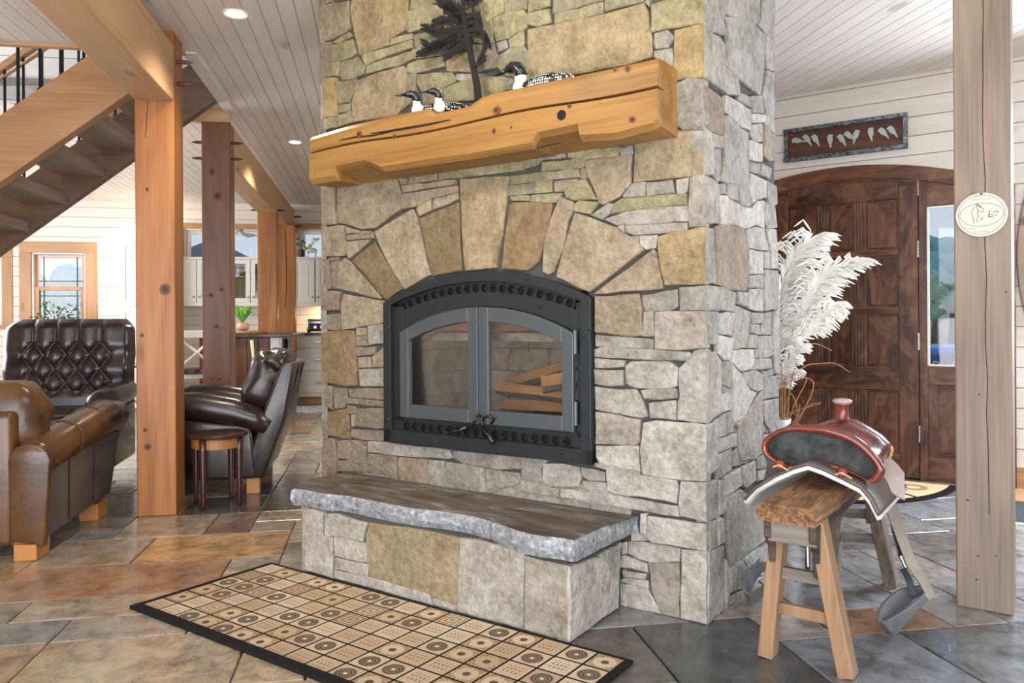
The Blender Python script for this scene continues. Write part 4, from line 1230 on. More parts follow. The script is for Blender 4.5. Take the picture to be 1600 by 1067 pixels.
# -- near left brown armchair (seen from behind, faces the back wall)
ca=fthing(HO,'leather_armchair','brown leather armchair with rolled arms at left edge, seen from behind','armchair',-1.895,3.79,0,-.035)
def arm(xc,side,parent,mat,r=.088):
    pts=[(xc,.02,.43),(xc,.06,.445),(xc,.25,.47),(xc,.55,.505),(xc,.86,.535),(xc,1.0,.525),(xc,1.07,.47)]
    mb=MB().tube(pts,[r*.94,r,r*1.02,r*1.08,r*1.1,r*1.02,r*.7],20); o=mb.build('arm',mat,parent,smooth=True)
    for yy,zz in ((.36,.486),(.66,.52)):
        MB().tube([(xc+math.cos(t)*(r*1.07),yy,zz+math.sin(t)*(r*1.07)) for t in [i*2*PI/18 for i in range(19)]],.003,5).build('piping',mat,o)
    return o
arm(.37,1,ca,M['lbrown']); arm(-.37,-1,ca,M['lbrown'])
for s in (1,-1):
    pts=[(.035,.075),(.84,.12),(.99,.45),(.75,.47),(.035,.40)]
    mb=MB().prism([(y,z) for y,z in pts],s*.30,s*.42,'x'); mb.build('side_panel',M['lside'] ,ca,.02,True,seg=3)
    for yy in (.28,.58): MB().tube([(s*.424,yy,.10+yy*.06),(s*.424,yy+.01,.42)],.003,5).build('seam',M['ldark'],ca)
    # rounded rear cap of the arm
    P=[(s*.37+math.cos(t)*.092,.435+math.sin(t)*.09) for t in [PI*i/10 for i in range(11)]]
    P=[(s*.37-.075,.06)]+sorted([],key=0) if False else [(s*.37-.08,.06),(s*.37+.065,.06)]+[(s*.37+math.cos(t)*.09,.435+math.sin(t)*.088) for t in [-.25+ (PI+.5)*i/12 for i in range(13)]]
    MB().prism(P,-.0,.035,'y').build('arm_back_panel',M['lbrown'],ca,.012,True,seg=3)
rbox((-.30,.0,.06),(.30,.09,.66),.03,M['lbrown'],'back',ca)
puffy('seat_cushion',M['lbrown'],ca,(0,.50,.40),(.30,.40,.085),.45)
puffy('back_cushion',M['lbrown'],ca,(.10,.19,.60),(.27,.12,.19),.6,rot=Matrix.Rotation(-.1,3,'X'),wr=.08)
for x_,y_ in ((.34,.06),(-.34,.06),(.34,.76),(-.34,.76)):
    MB().prism([(y_-.06,.0),(y_+.07,.0),(y_+.085,.09),(y_-.06,.09)],x_-.035,x_+.06,'x').build('foot',M['foot'],ca,.004)
bs_=fthing(HO,'shoulder_strap','black webbing strap with tag hanging over the brown armchair back','strap',-1.895,3.79)
mb=MB(); 
for x in (-.12,):
    pts=[(x+.02,.17,.79),(x+.04,.07,.74),(x+.03,.02,.68),(x+.0,-.012,.60),(x+.02,-.014,.5),(x-.04,-.016,.42)]
    mb.tube(pts,.016,6,flat=.2)
mb.build('webbing',M['lblack'],bs_); MB().box((-.10,-.03,.52),(-.06,-.02,.56)).build('tag',M['white'],bs_)
# -- tufted chair
ct=fthing(HO,'tufted_armchair','dark brown leather armchair with deep buttoned high back facing camera','armchair',-2.085,5.22,0,.05)
# faces camera: front at local y=0, back at y=.8
bt=[]
for r in range(4):
    nb=4 if r%2==0 else 5
    for i in range(nb): bt.append(((i-(nb-1)/2)*.142,.93-.095*r))
def wdt(z): return .40+.025*math.sin((z-.4)*4)-.02*max(0,(1.0-z))
def tuft(u,v):
    z=.42+.665*v; hw_=wdt(z)
    if v>.86: hw_*= (1-((v-.86)/.14)**2.2*.16)
    x=(u*2-1)*hw_; e=abs(u*2-1)
    dome=.05*(1-e**2.5)+.02
    q=(x+.071)/.142; r_=(.93-z)/.19
    dia=(abs(math.sin(PI*(q+r_)))*abs(math.sin(PI*(q-r_))))**.42
    chan=abs(math.sin(PI*q))**.45
    if z>.93: h=chan if abs(x)<.30 else 1
    elif z<.60: h=max(0,1-(.60-z)/.05)*dia*.6+min(1,(.60-z)/.05)*.7 if z>.55 else .7
    else: h=dia
    if abs(x)>.26 and z<=.93:
        k=min(1,(abs(x)-.26)/.05); h=h*(1-k)+k*(.75+.25*math.cos((z-.93)/.19*2*PI))
    edge=.06*max(0,(e-.86)/.14)**2+ .05*max(0,(v-.9)/.1)**2
    y=.60+(z-.45)*.16-dome-h*.034+.034+edge
    return (x,y,z)
mb=MB().grid(tuft,130,104); mb.build('buttoned_back',M['ldark'],ct,smooth=True)
mb=MB()
mb.prism([(-.40,.10),(.40,.10),(.41,.9),(.36,1.02),(.28,1.07),(-.28,1.07),(-.36,1.02),(-.41,.9)],.70,.78,'y').build('back_shell',M['ldark'],ct,.04,True)
for bx,bz in bt: MB().ball((bx,.60+(bz-.45)*.16-.03,bz),.011,8,6,(1,.5,1)).build('button',M['ldark'],ct,smooth=True)
puffy('seat_cushion',M['ldark'],ct,(0,.30,.42),(.31,.34,.08),.45)
rbox((-.30,.05,.14),(.30,.62,.36),.03,M['ldark'],'seat_base',ct)
for s in (-1,1):
    mb=MB().tube([(s*.37,.0,.50),(s*.37,.03,.54),(s*.37,.2,.56),(s*.37,.45,.57),(s*.37,.66,.58)],[.07,.085,.088,.085,.08],18); mb.build('arm',M['ldark'],ct,smooth=True)
    MB().lathe([(.001,0),(.045,.004),(.07,.0)],16).move(Matrix.Translation((s*.37,-.004,.515))@Matrix.Rotation(PI/2,4,'X')).build('scroll_cap',M['ldark'],ct,smooth=True)
    rbox((s*.30,.02,.12),(s*.43,.68,.50),.03,M['ldark'],'side_panel',ct)
MB().tube([(-.2,.02,.1),(-.25,-.05,.02),(.25,-.05,.02),(.2,.02,.1)],.012,8).tube([(-.2,.6,.1),(-.25,.66,.02),(.25,.66,.02),(.2,.6,.1)],.012,8).build('rocker_frame',M['chrome'],ct)
# -- black chair
cb=fthing(HO,'black_leather_armchair','glossy black leather armchair facing left, its raked back towards chimney','armchair',-.66,4.95,0,PI/2)
# local: x -> +b direction?, rz=90deg: local x = +b , local y = -a (forward)
W_=.74
for s,x0 in ((-1,.0),(1,W_)):
    xi=x0+.10 if s<0 else x0-.10
    xcn=(x0+xi)/2
    pts=[(.06,.10),(.68,.10),(.70,.50),(.10,.42)]
    MB().prism(pts,x0+.006,xi,'x').build('side_panel',M['lblack'],cb,.02,True,seg=3)
    path=[(xcn,.0,.41),(xcn,.08,.46),(xcn,.22,.51),(xcn,.40,.545),(xcn,.58,.555),(xcn,.68,.53),(xcn,.70,.49)]
    MB().tube(path,[.06,.078,.084,.084,.08,.074,.06],18).build('arm',M['lblack'],cb,smooth=True)
rk=.17
mb=MB().prism([(.16,.10),(.03,.10),(-.10,.45),(-.165,.80),(-.08,.80),(.05,.45)],.01,W_-.01,'x'); mb.build('back_panel',M['lblack'],cb,.018,True,seg=3)
for x in (.22,.52): MB().tube([(x,.045,.12),(x,-.093,.46),(x,-.168,.78)],.005,6).build('seam',M['lblack'],cb)
puffy('back_cushion',M['lblack'],cb,(W_/2,.05,.66),(.30,.12,.21),.6,rot=Matrix.Rotation(.32,3,'X'),wr=.15)
puffy('head_roll',M['lblack'],cb,(W_/2,-.03,.80),(.29,.10,.08),.7,wr=.2,seed=4)
puffy('seat_cushion',M['lblack'],cb,(W_/2,.40,.40),(.26,.30,.09),.45)
rbox((.08,.08,.10),(W_-.08,.68,.34),.02,M['lblack'],'seat_base',cb)
for x_,y_ in ((.05,.06),(W_-.11,.06),(.05,.58),(W_-.11,.58)): MB().box((x_,y_,0),(x_+.06,y_+.075,.10)).build('foot',M['foot'] if x_<.3 else M['peg'],cb,.004)
# -- round stool table
M['mahog']=plain('dark_mahogany','#3d2119',.25,0,.6)
M['apron']=wood('apron_wood','#8a5527','#a9713a','#b98347','x',.35,knots=False)
st_=fthing(HO,'round_side_table','small round dark wood side table with four turned legs by black armchair','side table',-.915,4.755,0,.4)
MB().lathe([(.001,.392),(.155,.392),(.166,.398),(.168,.408),(.162,.416),(.14,.418),(.001,.418)],40).build('table_top',M['mahog'],st_,smooth=False)
MB().lathe([(.135,.335),(.142,.335),(.142,.392),(.135,.392)],36).build('apron',M['apron'],st_)
for k in range(4):
    a=PI/4+k*PI/2; x,y=math.cos(a)*.14,math.sin(a)*.14
    MB().lathe([(.010,0),(.014,.02),(.017,.15),(.022,.33),(.021,.39)],12,(x,y,0)).build('leg',M['mahog'],st_,smooth=True)
# ================================================================ kitchen
KF=10.3
def hx(px,py,b): return HO.onY(px,py,b)[0]
def hz(px,py,b): return HO.onY(px,py,b)[1]
def cab_door(parent,x0,x1,z0,z1,y,glass=False,knob=1):
    q=.055
    if glass:
        m_=MB().box((x0,y-.02,z0),(x0+q,y,z1)).box((x1-q,y-.02,z0),(x1,y,z1)).box((x0+q,y-.02,z0),(x1-q,y,z0+q)).box((x0+q,y-.02,z1-q),(x1-q,y,z1))
        d=m_.build('door',M['white'],parent,.002)
        MB().box((x0+q,y-.010,z0+q),(x1-q,y-.007,z1-q)).build('pane',M['glass'],d)
        c=(x0+x1)/2; m_=MB()
        for xx in (x0+q+.03,x1-q-.03): m_.box((xx-.003,y-.014,z0+q),(xx+.003,y-.009,z1-q))
        for zz in (z1-q-.05,z1-q-.12): m_.box((x0+q,y-.014,zz-.003),(x1-q,y-.009,zz+.003))
        m_.build('lead_bar',M['black_steel'],d)
    else:
        d=MB().box((x0,y-.014,z0),(x1,y,z1)).build('door',M['white'],parent,.002)
        m_=MB().box((x0,y-.022,z0),(x0+q,y-.012,z1)).box((x1-q,y-.022,z0),(x1,y-.012,z1)).box((x0+q,y-.022,z0),(x1-q,y-.012,z0+q)).box((x0+q,y-.022,z1-q),(x1-q,y-.012,z1)); m_.build('frame',M['white'],d,.002)
        MB().box((x0+q+.02,y-.019,z0+q+.02),(x1-q-.02,y-.012,z1-q-.02)).build('raised_panel',M['white'],d,.004)
    kx=x1-.03 if knob>0 else x0+.03
    MB().ball((kx,y-.034,z0+.07),.013,8,6).build('knob',M['chrome'],d,smooth=True)
    return d
def upper(name,label,pxs,py0,py1,glass=False,depth=.33):
    b=BW-depth; pxa,pxb=pxs[0][0],pxs[-1][1]; ym=(py0+py1)/2
    x0,x1=hx(pxa,ym,b),hx(pxb,ym,b); zt,zb=hz((pxa+pxb)/2,py0,b),hz((pxa+pxb)/2,py1,b)
    t=fthing(HO,name,label,'cabinet',0,0,0,0,'white upper kitchen cabinets')
    rail=.06
    m_=MB()
    m_.box((x0,b,zb),(x0+.018,BW-.004,zt)).box((x1-.018,b,zb),(x1,BW-.004,zt)).box((x0,b,zb),(x1,BW-.004,zb+.02)).box((x0,b,zt-.02),(x1,BW-.004,zt)).box((x0,BW-.03,zb),(x1,BW-.004,zt))
    if glass: m_.box((x0+.018,b+.02,(zb+zt)/2+.05),(x1-.018,BW-.03,(zb+zt)/2+.065))
    m_.build('carcass',M['white'] if not glass else M['cream'],t)
    MB().box((x0,b-.025,zb-.035),(x1,b+.02,zb+.012)).build('light_rail',M['white'],t,.003); MB().box((x0-.005,b-.03,zt-.012),(x1+.005,b+.02,zt+.02)).build('cornice',M['white'],t,.004)
    for i,(a_,c_) in enumerate(pxs):
        cab_door(t,hx(a_,ym,b)+.002,hx(c_,ym,b)-.002,zb+.014,zt-.014,b,glass,1 if i%2==0 else -1)
    return t,x0,x1,zb,zt
M['cream']=plain('cream_interior','#e9e2b8',.6)
upper('kitchen_cabinet','white two door upper cabinet between the first and second posts',[(276,307.5),(308,340)],404,474)
gc=upper('kitchen_cabinet','glass fronted upper cabinet between dark post and island post',[(355,391.5),(392,428)],404,474,True)
ur=upper('kitchen_cabinet','white upper cabinet beside the chimney above the toaster',[(457.5,492),(493,528)],404,474)
# cabinet contents
for i in range(4):
    x=gc[1]+.1+i*.13; t=fthing(HO,'cup',['first white cup from the left in the glass cabinet','second white cup from the left in the glass cabinet','third white cup from the left in the glass cabinet','rightmost white cup in the glass cabinet'][i],'cup',x,BW-.2,(gc[3]+.02 if i%2 else (gc[3]+gc[4])/2+.065),0,'cups in the glass fronted cabinet')
    MB().lathe([(.03,0),(.035,.01),(.035,.11),(.03,.11),(.03,.012),(.001,.01)],14).build('bowl',M['white'],t,smooth=True)
pn=fthing(HO,'pantry_cabinet','tall cream pantry cabinet half hidden behind nearest timber post','cabinet',0,0)
x0,x1=hx(189,450,KF),hx(262,450,KF); zt=hz(225,373,KF)
MB().box((x0,KF,.1),(x1,BW-.004,zt)).build('carcass',M['white'],pn); MB().box((x0,KF+.05,0),(x1,BW-.004,.1)).build('toe_kick',M['trim_x'],pn)
xm_=(x0+x1)/2
for a_,c_,k in ((x0,xm_,1),(xm_,x1,-1)):
    cab_door(pn,a_+.004,c_-.004,.12,1.25,KF,False,k); cab_door(pn,a_+.004,c_-.004,1.27,zt-.02,KF,False,k)
# lower run right
M['counter']=plain('dark_counter','#2a211c',.2,0,.6)
lc=fthing(HO,'base_cabinet','white base cabinet with three cup handled drawers beside chimney','cabinet')
x0=hx(453,560,KF); x1=x0+.95; ct_=.885
MB().box((x0,KF,.1),(x1,BW-.004,ct_)).build('carcass',M['white'],lc); MB().box((x0,KF+.05,0),(x1,BW-.004,.1)).build('toe_kick',M['trim_x'],lc)
xs_=hx(460,560,KF)
for ya,yb in ((525.5,543),(545,578.5),(580,613)):
    za,zb=hz(490,ya,KF),hz(490,yb,KF)
    for xa in (xs_,xs_+.62):
        d=MB().box((xa,KF-.014,zb+.004),(min(xa+.60,x1),KF,za-.004)).build('drawer',M['white'],lc,.002)
        q=.03 if za-zb<.2 else .05
        MB().box((xa,KF-.022,zb+.004),(xa+.05,KF-.012,za-.004)).box((min(xa+.55,x1-.05),KF-.022,zb+.004),(min(xa+.6,x1),KF-.012,za-.004)).box((xa+.05,KF-.022,zb+.004),(xa+.55,KF-.012,zb+q)).box((xa+.05,KF-.022,za-q),(xa+.55,KF-.012,za-.004)).build('frame',M['white'],d,.002)
        zc=(za+zb)/2; P=[(math.cos(t)*.045,math.sin(t)*.03) for t in [PI*i/8 for i in range(9)]]
        MB().prism([(xa+.30+u,zc-.01+v) for u,v in P],KF-.045,KF-.02).build('cup_handle',M['chrome'],d,.004)
wt=fthing(HO,'worktop','dark worktop running along the base cabinet under the toaster','worktop')
MB().box((x0-.01,KF-.03,ct_),(x1,BW-.004,.92)).build('slab',M['counter'],wt,.004)
M['tile_']=plain('backsplash','#efe6cf',.35)
ts=fthing(HO,'toaster','brushed steel toaster with two round dials beside the chimney edge','toaster',hx(478.5,510,10.55),10.55,.92)
L_=hx(512,510,10.55)-hx(478.5,510,10.55)
MB().box((0,0,.012),(L_,.2,.175)).build('body',M['chrome'],ts,.03,True,seg=4)
MB().box((.02,.05,.172),(L_-.02,.08,.178)).box((.02,.12,.172),(L_-.02,.15,.178)).build('slot',M['void'],ts)
MB().box((.03,-.004,.03),(L_-.02,.002,.12)).build('control_panel',M['black_steel'],ts,.002)
for i in range(2): MB().lathe([(.001,.02),(.02,.02),(.022,0)],14).move(Matrix.Translation((L_*(.42+.3*i),-.004,.07))@Matrix.Rotation(PI/2,4,'X')).build('dial',M['chrome'],ts)
MB().box((.01,.01,0),(.04,.19,.014)).box((L_-.04,.01,0),(L_-.01,.19,.014)).build('foot',M['black_steel'],ts)
# island
M['walnut']=wood('island_wood','#3c2317','#6a4026','#8a5833','z',.3,fine=.7)
isl=fthing(HO,'kitchen_island','kitchen island with dark live edge top and rough brown wooden front','island')
ib=8.1; ix0=-1.20-.75; ix1=hx(437,550,ib); itz=.94
tp=[(ix0,ib-.08),(ix0+.3,ib-.10),(ix0+.7,ib-.05),(ix1+.02,ib-.07),(ix1+.12,ib-.02),(ix1+.13,8.90),(pa+.21,8.905),(pa-.01,8.905),(ix0,8.91)]
MB().prism(tp,itz-.035,itz,'z').build('top',M['counter'],isl,.006)
MB().prism([(pa+.215,8.9),(ix1+.13,8.9),(ix1+.12,9.5),(pa+.215,9.5)],itz-.035,itz,'z').build('top',M['counter'],isl,.004)
xb0=hx(369,550,ib)-.35
N_=6; 
for i in range(N_):
    xa=xb0+(ix1-.09-xb0)*i/N_; xb=xb0+(ix1-.09-xb0)*(i+1)/N_
    MB().box((xa+.002,ib,.06),(xb-.002,ib+.03,itz-.036)).build('board',M['walnut'],isl,.004)
MB().box((xb0,ib+.03,.0),(ix1-.0,8.88,itz-.037)).build('carcass',M['mahog'],isl)
MB().box((ix1-.088,ib-.01,.0),(ix1,ib+.03,itz-.036)).build('end_panel',M['white'],isl,.003)
MB().box((ix1,ib+.0,.0),(ix1+.02,8.86,itz-.036)).build('side_panel',M['white'],isl,.003)
MB().tube([(ix1-.26,ib-.012,.50),(ix1-.25,ib-.02,.7),(ix1-.265,ib-.02,.88)],[.016,.012,.02],8).build('bracket',M['cream'],isl)
wr=fthing(HO,'wine_rack','dark striped rack on the white end of the kitchen island','rack',ix1+.02,ib+.05,.66)
MB().box((0,.02,0),(.012,.42,.24)).build('board',M['mahog'],wr)
for k in range(6): MB().beam((.03,.04+k*.065,.02),(.03,.10+k*.065,.22),.03,.02).build('slat',M['white'] if k%2 else M['void'],wr)
# island things
bd=fthing(HO,'serving_board','round rough edged wooden board lying on the kitchen island','board',hx(392,512,8.5),8.5,itz)
MB().lathe([(.001,0),(.165,0),(.172,.012),(.168,.03),(.001,.03)],26).build('board',M['apron'],bd,.002)
pl_=fthing(HO,'potted_fern','bright green fern in a pinkish pot on the island board','plant',hx(379,505,8.45),8.45,itz+.03)
MB().lathe([(.035,0),(.062,.015),(.068,.05),(.05,.075),(.054,.085),(.045,.085),(.001,.07)],20).build('pot',plain('pink_pot','#c79a86',.4),pl_,smooth=True)
M['leaf']=plain('fresh_leaf','#7fc24a',.5); M['leafd']=plain('dark_leaf','#2f4a2c',.5)
rr=random.Random(21)
mb=MB()
for k in range(26):
    a=rr.uniform(0,2*PI); L=rr.uniform(.10,.2); h=rr.uniform(.05,.2)
    p0=Vector((0,0,.075)); p1=p0+Vector((math.cos(a)*L*.5,math.sin(a)*L*.5,h)); p2=p0+Vector((math.cos(a)*L,math.sin(a)*L,h*.75))
    mb.tube([p0,p0.lerp(p1,.6),p1,p2],[.002,.010,.014,.002],4,flat=.15)
mb.build('frond',M['leaf'],pl_); pl_.children
# bar stools
M['offwhite']=plain('off_white_paint','#d9d4c6',.5)
def stool(label,a,b,rz):
    t=fthing(HO,'bar_stool',label,'stool',a,b,0,rz,'white bar stools at the island')
    MB().lathe([(.001,.60),(.19,.60),(.205,.615),(.20,.64),(.001,.65)],26).build('seat',M['mahog'],t)
    MB().lathe([(.14,.56),(.17,.56),(.17,.60),(.14,.60)],24).build('swivel_plate',M['offwhite'],t)
    for sx_ in(-1,1):
        for sy in(-1,1): MB().beam((sx_*.20,sy*.20,0),(sx_*.12,sy*.12,.565),.045,.045).build('leg',M['offwhite'],t,.004)
    for s,ax in ((1,0),(-1,0),(1,1),(-1,1)):
        p,q=((-.17,s*.17,.2),(.17,s*.17,.2)) if ax==0 else ((s*.17,-.17,.2),(s*.17,.17,.2)); MB().beam(p,q,.025,.035).build('stretcher',M['offwhite'],t)
    # curved cross back
    A=[(.205*math.sin(u),.205*math.cos(u)) for u in [-.9+.2*i for i in range(10)]]
    mb=MB(); mb.strip([(x,y) for x,y in A],[(x*.9,y*.9) for x,y in A],.92,.985,'z').build('top_rail',M['offwhite'],t,.004)
    for u in (-.85,.85): mb=MB().tube([(.19*math.sin(u),.19*math.cos(u),.64),(.195*math.sin(u),.195*math.cos(u)+.01,.93)],.018,8); mb.build('post',M['offwhite'],t)
    MB().tube([(.19*math.sin(-.8),.19*math.cos(.8),.66),(0,.20,.79),(.19*math.sin(.8),.19*math.cos(.8),.92)],.012,6).build('cross_bar',M['offwhite'],t); MB().tube([(.19*math.sin(.8),.19*math.cos(.8),.66),(0,.20,.79),(.19*math.sin(-.8),.19*math.cos(.8),.92)],.012,6).build('cross_bar',M['offwhite'],t)
    return t
stool('white bar stool with crossed back at the near side of island',hx(303,560,7.45),7.45,PI+.35)
stool('white bar stool behind, seen through the first one',hx(292,560,8.55)-.42,8.75,-.6)
# plant before the left window
lp=fthing(HO,'leafy_house_plant','leafy dark house plant silhouetted against the left back window','plant',hx(83,490,10.45),10.45,0)
MB().lathe([(.10,0),(.14,.02),(.16,.35),(.14,.35),(.001,.3)],20).build('pot',M['offwhite'],lp,smooth=True)
mb=MB(); tr=MB(); rr=random.Random(8); c=Vector((0,0,1.12))
for k in range(230):
    v=Vector((rr.gauss(0,.5),rr.gauss(0,.35),rr.gauss(0,.5))); v=v.normalized()*rr.uniform(.05,.24); p=c+v; d=v.normalized()*.05+Vector((0,0,-.01))
    s=Vector((rr.uniform(-1,1),rr.uniform(-1,1),rr.uniform(-1,1))).normalized()*.016
    mb.add([p,p+d*.5+s,p+d,p+d*.5-s],[(0,1,2,3)])
for k in range(6): a=rr.uniform(0,6.28); tr.tube([(0,0,.3),(math.cos(a)*.03,math.sin(a)*.03,.7),(math.cos(a)*.12,math.sin(a)*.12,1.15)],.006,5)
f_=mb.build('foliage',M['leafd'],lp); f_['kind']='stuff'; tr.build('stem',M['peg'],lp)
# ornaments on the cabinets
cow=fthing(HO,'cow_figurine','small white and tan cow figurine on cabinet top near chimney','figurine',hx(487,395,10.72),10.72,ur[4]+.02)
MB().ball((0,0,.10),.055,12,8,(1.35,.6,.62)).build('body',M['offwhite'],cow,smooth=True)
MB().ball((-.09,0,.125),.03,10,6,(1.1,.7,.8)).build('head',plain('tan_patch','#b98d62',.5),cow,smooth=True)
for x_ in (-.05,.05):
    for y_ in(-.02,.02): MB().lathe([(.007,0),(.008,.04),(.013,.09)],8,(x_,y_,0)).build('leg',M['offwhite'],cow)
fv=fthing(HO,'flower_arrangement','yellow and blue flowers in dark vase on top of cabinet','flowers',hx(471,395,10.75),10.75,ur[4]+.02)
MB().lathe([(.03,0),(.04,.02),(.042,.12),(.035,.12),(.001,.1)],16).build('vase',M['mahog'],fv)
rr=random.Random(5)
for k in range(16):
    a=rr.uniform(0,6.28); p=Vector((.06+rr.uniform(-.12,.2),rr.uniform(-.06,.06),rr.uniform(.16,.26)))
    MB().tube([(0,0,.1),tuple(p*.6),tuple(p)],.003,4).build('stem',M['leaf'],fv)
    MB().ball(tuple(p),rr.uniform(.016,.028),8,5,(1,.8,.6)).build('bloom',[plain('bloom_yellow','#e8c24a'),plain('bloom_blue','#3f5f8a'),M['leaf']][k%3],fv,smooth=True)
fsh=fthing(HO,'fish_ornament','grey fish shaped ornament hanging before the kitchen window','ornament',hx(372,362,10.5),10.5,hz(372,362,10.5))  # invented hanging shape in place of a presumed ceiling fan reflection
mb=MB(); P=[(0,.03),(.05,.05),(.02,0),(.06,-.05),(.12,-.075),(.18,-.06),(.24,-.05),(.19,-.03),(.12,-.02),(.07,-.005)]
mb.prism(P,-.012,.012).build('body',plain('grey_zinc','#8b8f8e',.5,.3),fsh,.003); MB().ball((-.03,0,.0),.03,10,7).build('float',M['white'],fsh,smooth=True); MB().tube([(.05,0,.04),(.05,0,CEIL-hz(372,362,10.5)-.01)],.0015,4).build('cord',M['white'],fsh)
kr=fthing(HO,'kitchen_runner','pale blue patterned runner rug on the kitchen floor','rug',-1.05,9.35)
t=NT('runner',.9); cc=t.coord((1,1,1),False); n1=t.noise(cc,14,3,.6); t.col(t.ramp(n1,[(.4,'#8fa0ac'),(.5,'#d9d9d2'),(.6,'#6f8494')])); t.bump(n1,.2,.002)
MB().box((0,0,.002),(1.0,.68,.010)).build('pile',t.m,kr)
# ================================================================ entry wall things
sg=fthing(DW,'bird_plaque','long rustic wooden plaque with row of silver birds above the entry door','plaque',-1.04,-.004,2.168)
M['signwood']=wood('sign_wood','#3b2418','#6b4630','#80583c','x',.6,knots=False)
M['tin']=None
t=NT('galvanised_tin',.4,.7); cc=t.coord(); t.col(t.ramp(t.noise(cc,30,5,.7),[(.35,'#2b3034'),(.55,'#7c8688'),(.75,'#c4cccb')])); M['tin']=t.m
MB().box((0,-.02,.0),(.79,0,.23)).build('board',M['signwood'],sg,.002)
for z in (.0,.205): MB().box((-.005,-.038,z),(.795,-.018,z+.026)).build('rail',M['tin'],sg,.003)
for x in (0,.765): MB().box((x,-.034,.026),(x+.025,-.019,.205)).build('end_strip',M['tin'],sg,.002)
bird=[(-.030,.022),(-.016,.034),(-.004,.040),(.008,.035),(.018,.020),(.023,.0),(.024,-.018),(.030,-.050),(.023,-.054),(.010,-.026),(-.006,-.014),(-.015,.0),(-.017,.014)]
M['silver']=plain('pale_tin_bird','#b9bdb2',.45,.5,bump=.4,bs=80)
def sgx(px,py): x,z=DW.onY(px,py,-.02); return x+1.04,z-2.168
for i,(u,v,fl,rt) in enumerate(((200,390,1,.9),(310,370,1,.15),(410,370,1,.05),(600,370,-1,-.45),(720,370,1,.1),(810,330,1,.35),(905,320,-1,-.1),(1085,290,-1,-.5),(1215,290,1,.25),(1320,270,1,.2))):
    x,z=sgx(1220+u*.13125,170+v*.13125)
    c_,s_=math.cos(rt),math.sin(rt); P=[((p*c_-q*s_)*fl*.98,(p*s_*fl*0+q*c_+p*s_)*.98) for p,q in bird]
    MB().prism([(x+p,z+q) for p,q in P],-.028,-.0195).build('bird',M['silver'],sg,.002)
pq=thing('oval_plaque','round cream plaster plaque with engraved horse hanging on the grey post','plaque',(0,0,0),CH.a)
PF=Fr(1.616,2.852,-35.18)
cx_,cz_=PF.onY(1534,336,0); wx=(PF.onY(1575,336,0)[0]-PF.onY(1493,336,0)[0])/2; hz_=(PF.onY(1534,301,0)[1]-PF.onY(1534,370,0)[1])/2
pq.location=PF.W(cx_,-.002,cz_)
M['plaster']=plain('cream_plaster','#c8c3b6',.6,bump=.2,bs=60)
def oval(k,y0,y1,name,mat,parent,bev=0): 
    P=[(math.cos(t)*wx*k,math.sin(t)*hz_*k) for t in [2*PI*i/48 for i in range(48)]]; return MB().prism(P,y0,y1).build(name,mat,parent,bev)
oval(1,-.014,0,'disc',M['plaster'],pq,.003)
M['engrave']=plain('engraved_line','#8d8878',.7)
for k_,ky,nm in ((.89,.89,'rim_line'),(.83,.52,'inner_oval_line')):
    pts=[(math.cos(t)*wx*k_,-.0145,math.sin(t)*hz_*ky) for t in [2*PI*i/48 for i in range(49)]]; MB().tube(pts,.0008,4,False).build(nm,M['engrave'],pq)
def pqp(u,v): return ((u-480)/8.9/2.62*.0+ (u-480)/365*wx,-.0147,-(v-500)/305*hz_)
horse=[[(405,350),(415,390),(370,400),(352,440),(350,490),(365,540),(378,590),(375,610)],[(405,350),(430,380),(470,400),(510,430),(515,455),(490,470),(455,455),(430,435),(415,400)],[(425,345),(450,375),(480,395)],[(430,435),(425,480),(440,520),(415,570),(420,600)],[(590,450),(590,490),(575,535)],[(590,500),(640,520),(680,525),(700,510)],[(580,530),(630,545),(650,550)],[(640,480),(700,470),(720,480)],[(500,545),(480,560),(460,575)]]
for L in horse: MB().tube([pqp(*p) for p in L],.0011,4).build('engraving',M['iron'] if len(L)<4 else M['engrave'],pq)
MB().ball((0,-.013,hz_*.93),.004,8,6).build('nail',M['iron'],pq)
rr=random.Random(2)
for (u0,u1,v) in ((350,650,285),(390,560,250),(250,400,690),(380,600,735)):
    pts=[]; u=u0
    while u<u1: pts.append(pqp(u,v+rr.uniform(-9,9)+ (0.0006*(u-480)**2 if v<500 else -.0004*(u-480)**2))); u+=12
    MB().tube(pts,.0006,3,False).build('script_line',M['engrave'],pq)
# object on wall at right edge
wsn=fthing(DW,'hanging_paddle','long brown weathered wooden paddle hanging on board wall at right edge','paddle',0,-.006,0)
x0_=DW.onY(1588.5,400,0)[0]
P=[]
for i in range(17):
    f=i/16; zt_=DW.onY(1596,290,0)[1]; zb_=DW.onY(1596,505,0)[1]; P.append((f,zb_+(zt_-zb_)*f))
c0=x0_+.10
L_=[(c0-.10*math.sin(PI*min(1,max(0,.08+f*.86)))**.6,z) for f,z in P]; R__=[(c0+.10*math.sin(PI*min(1,max(0,.08+f*.86)))**.6,z) for f,z in P]
MB().strip(L_,R__,-.03,0).build('blade',M['stair_y'],wsn,.008)
# threshold + mat at right
th=fthing(DW,'floor_step','light brown wooden threshold board at the foot of the right wall','step',.30,-.40,0)
MB().box((0,.0,.0),(2.2,.39,.012)).build('board',M['trim_x'],th,.003)
mt=fthing(DW,'door_mat','dark grey door mat with white edge at right picture edge','mat',.30,-.95,0)
MB().box((0,.0,.001),(1.2,.5,.012)).build('pile',plain('dark_mat','#34383c',.9,bump=.5,bs=200),mt,.003); MB().box((-.02,-.02,.0005),(1.22,.0,.009)).box((-.02,0,.0005),(0,.5,.009)).build('edging',M['white'],mt)
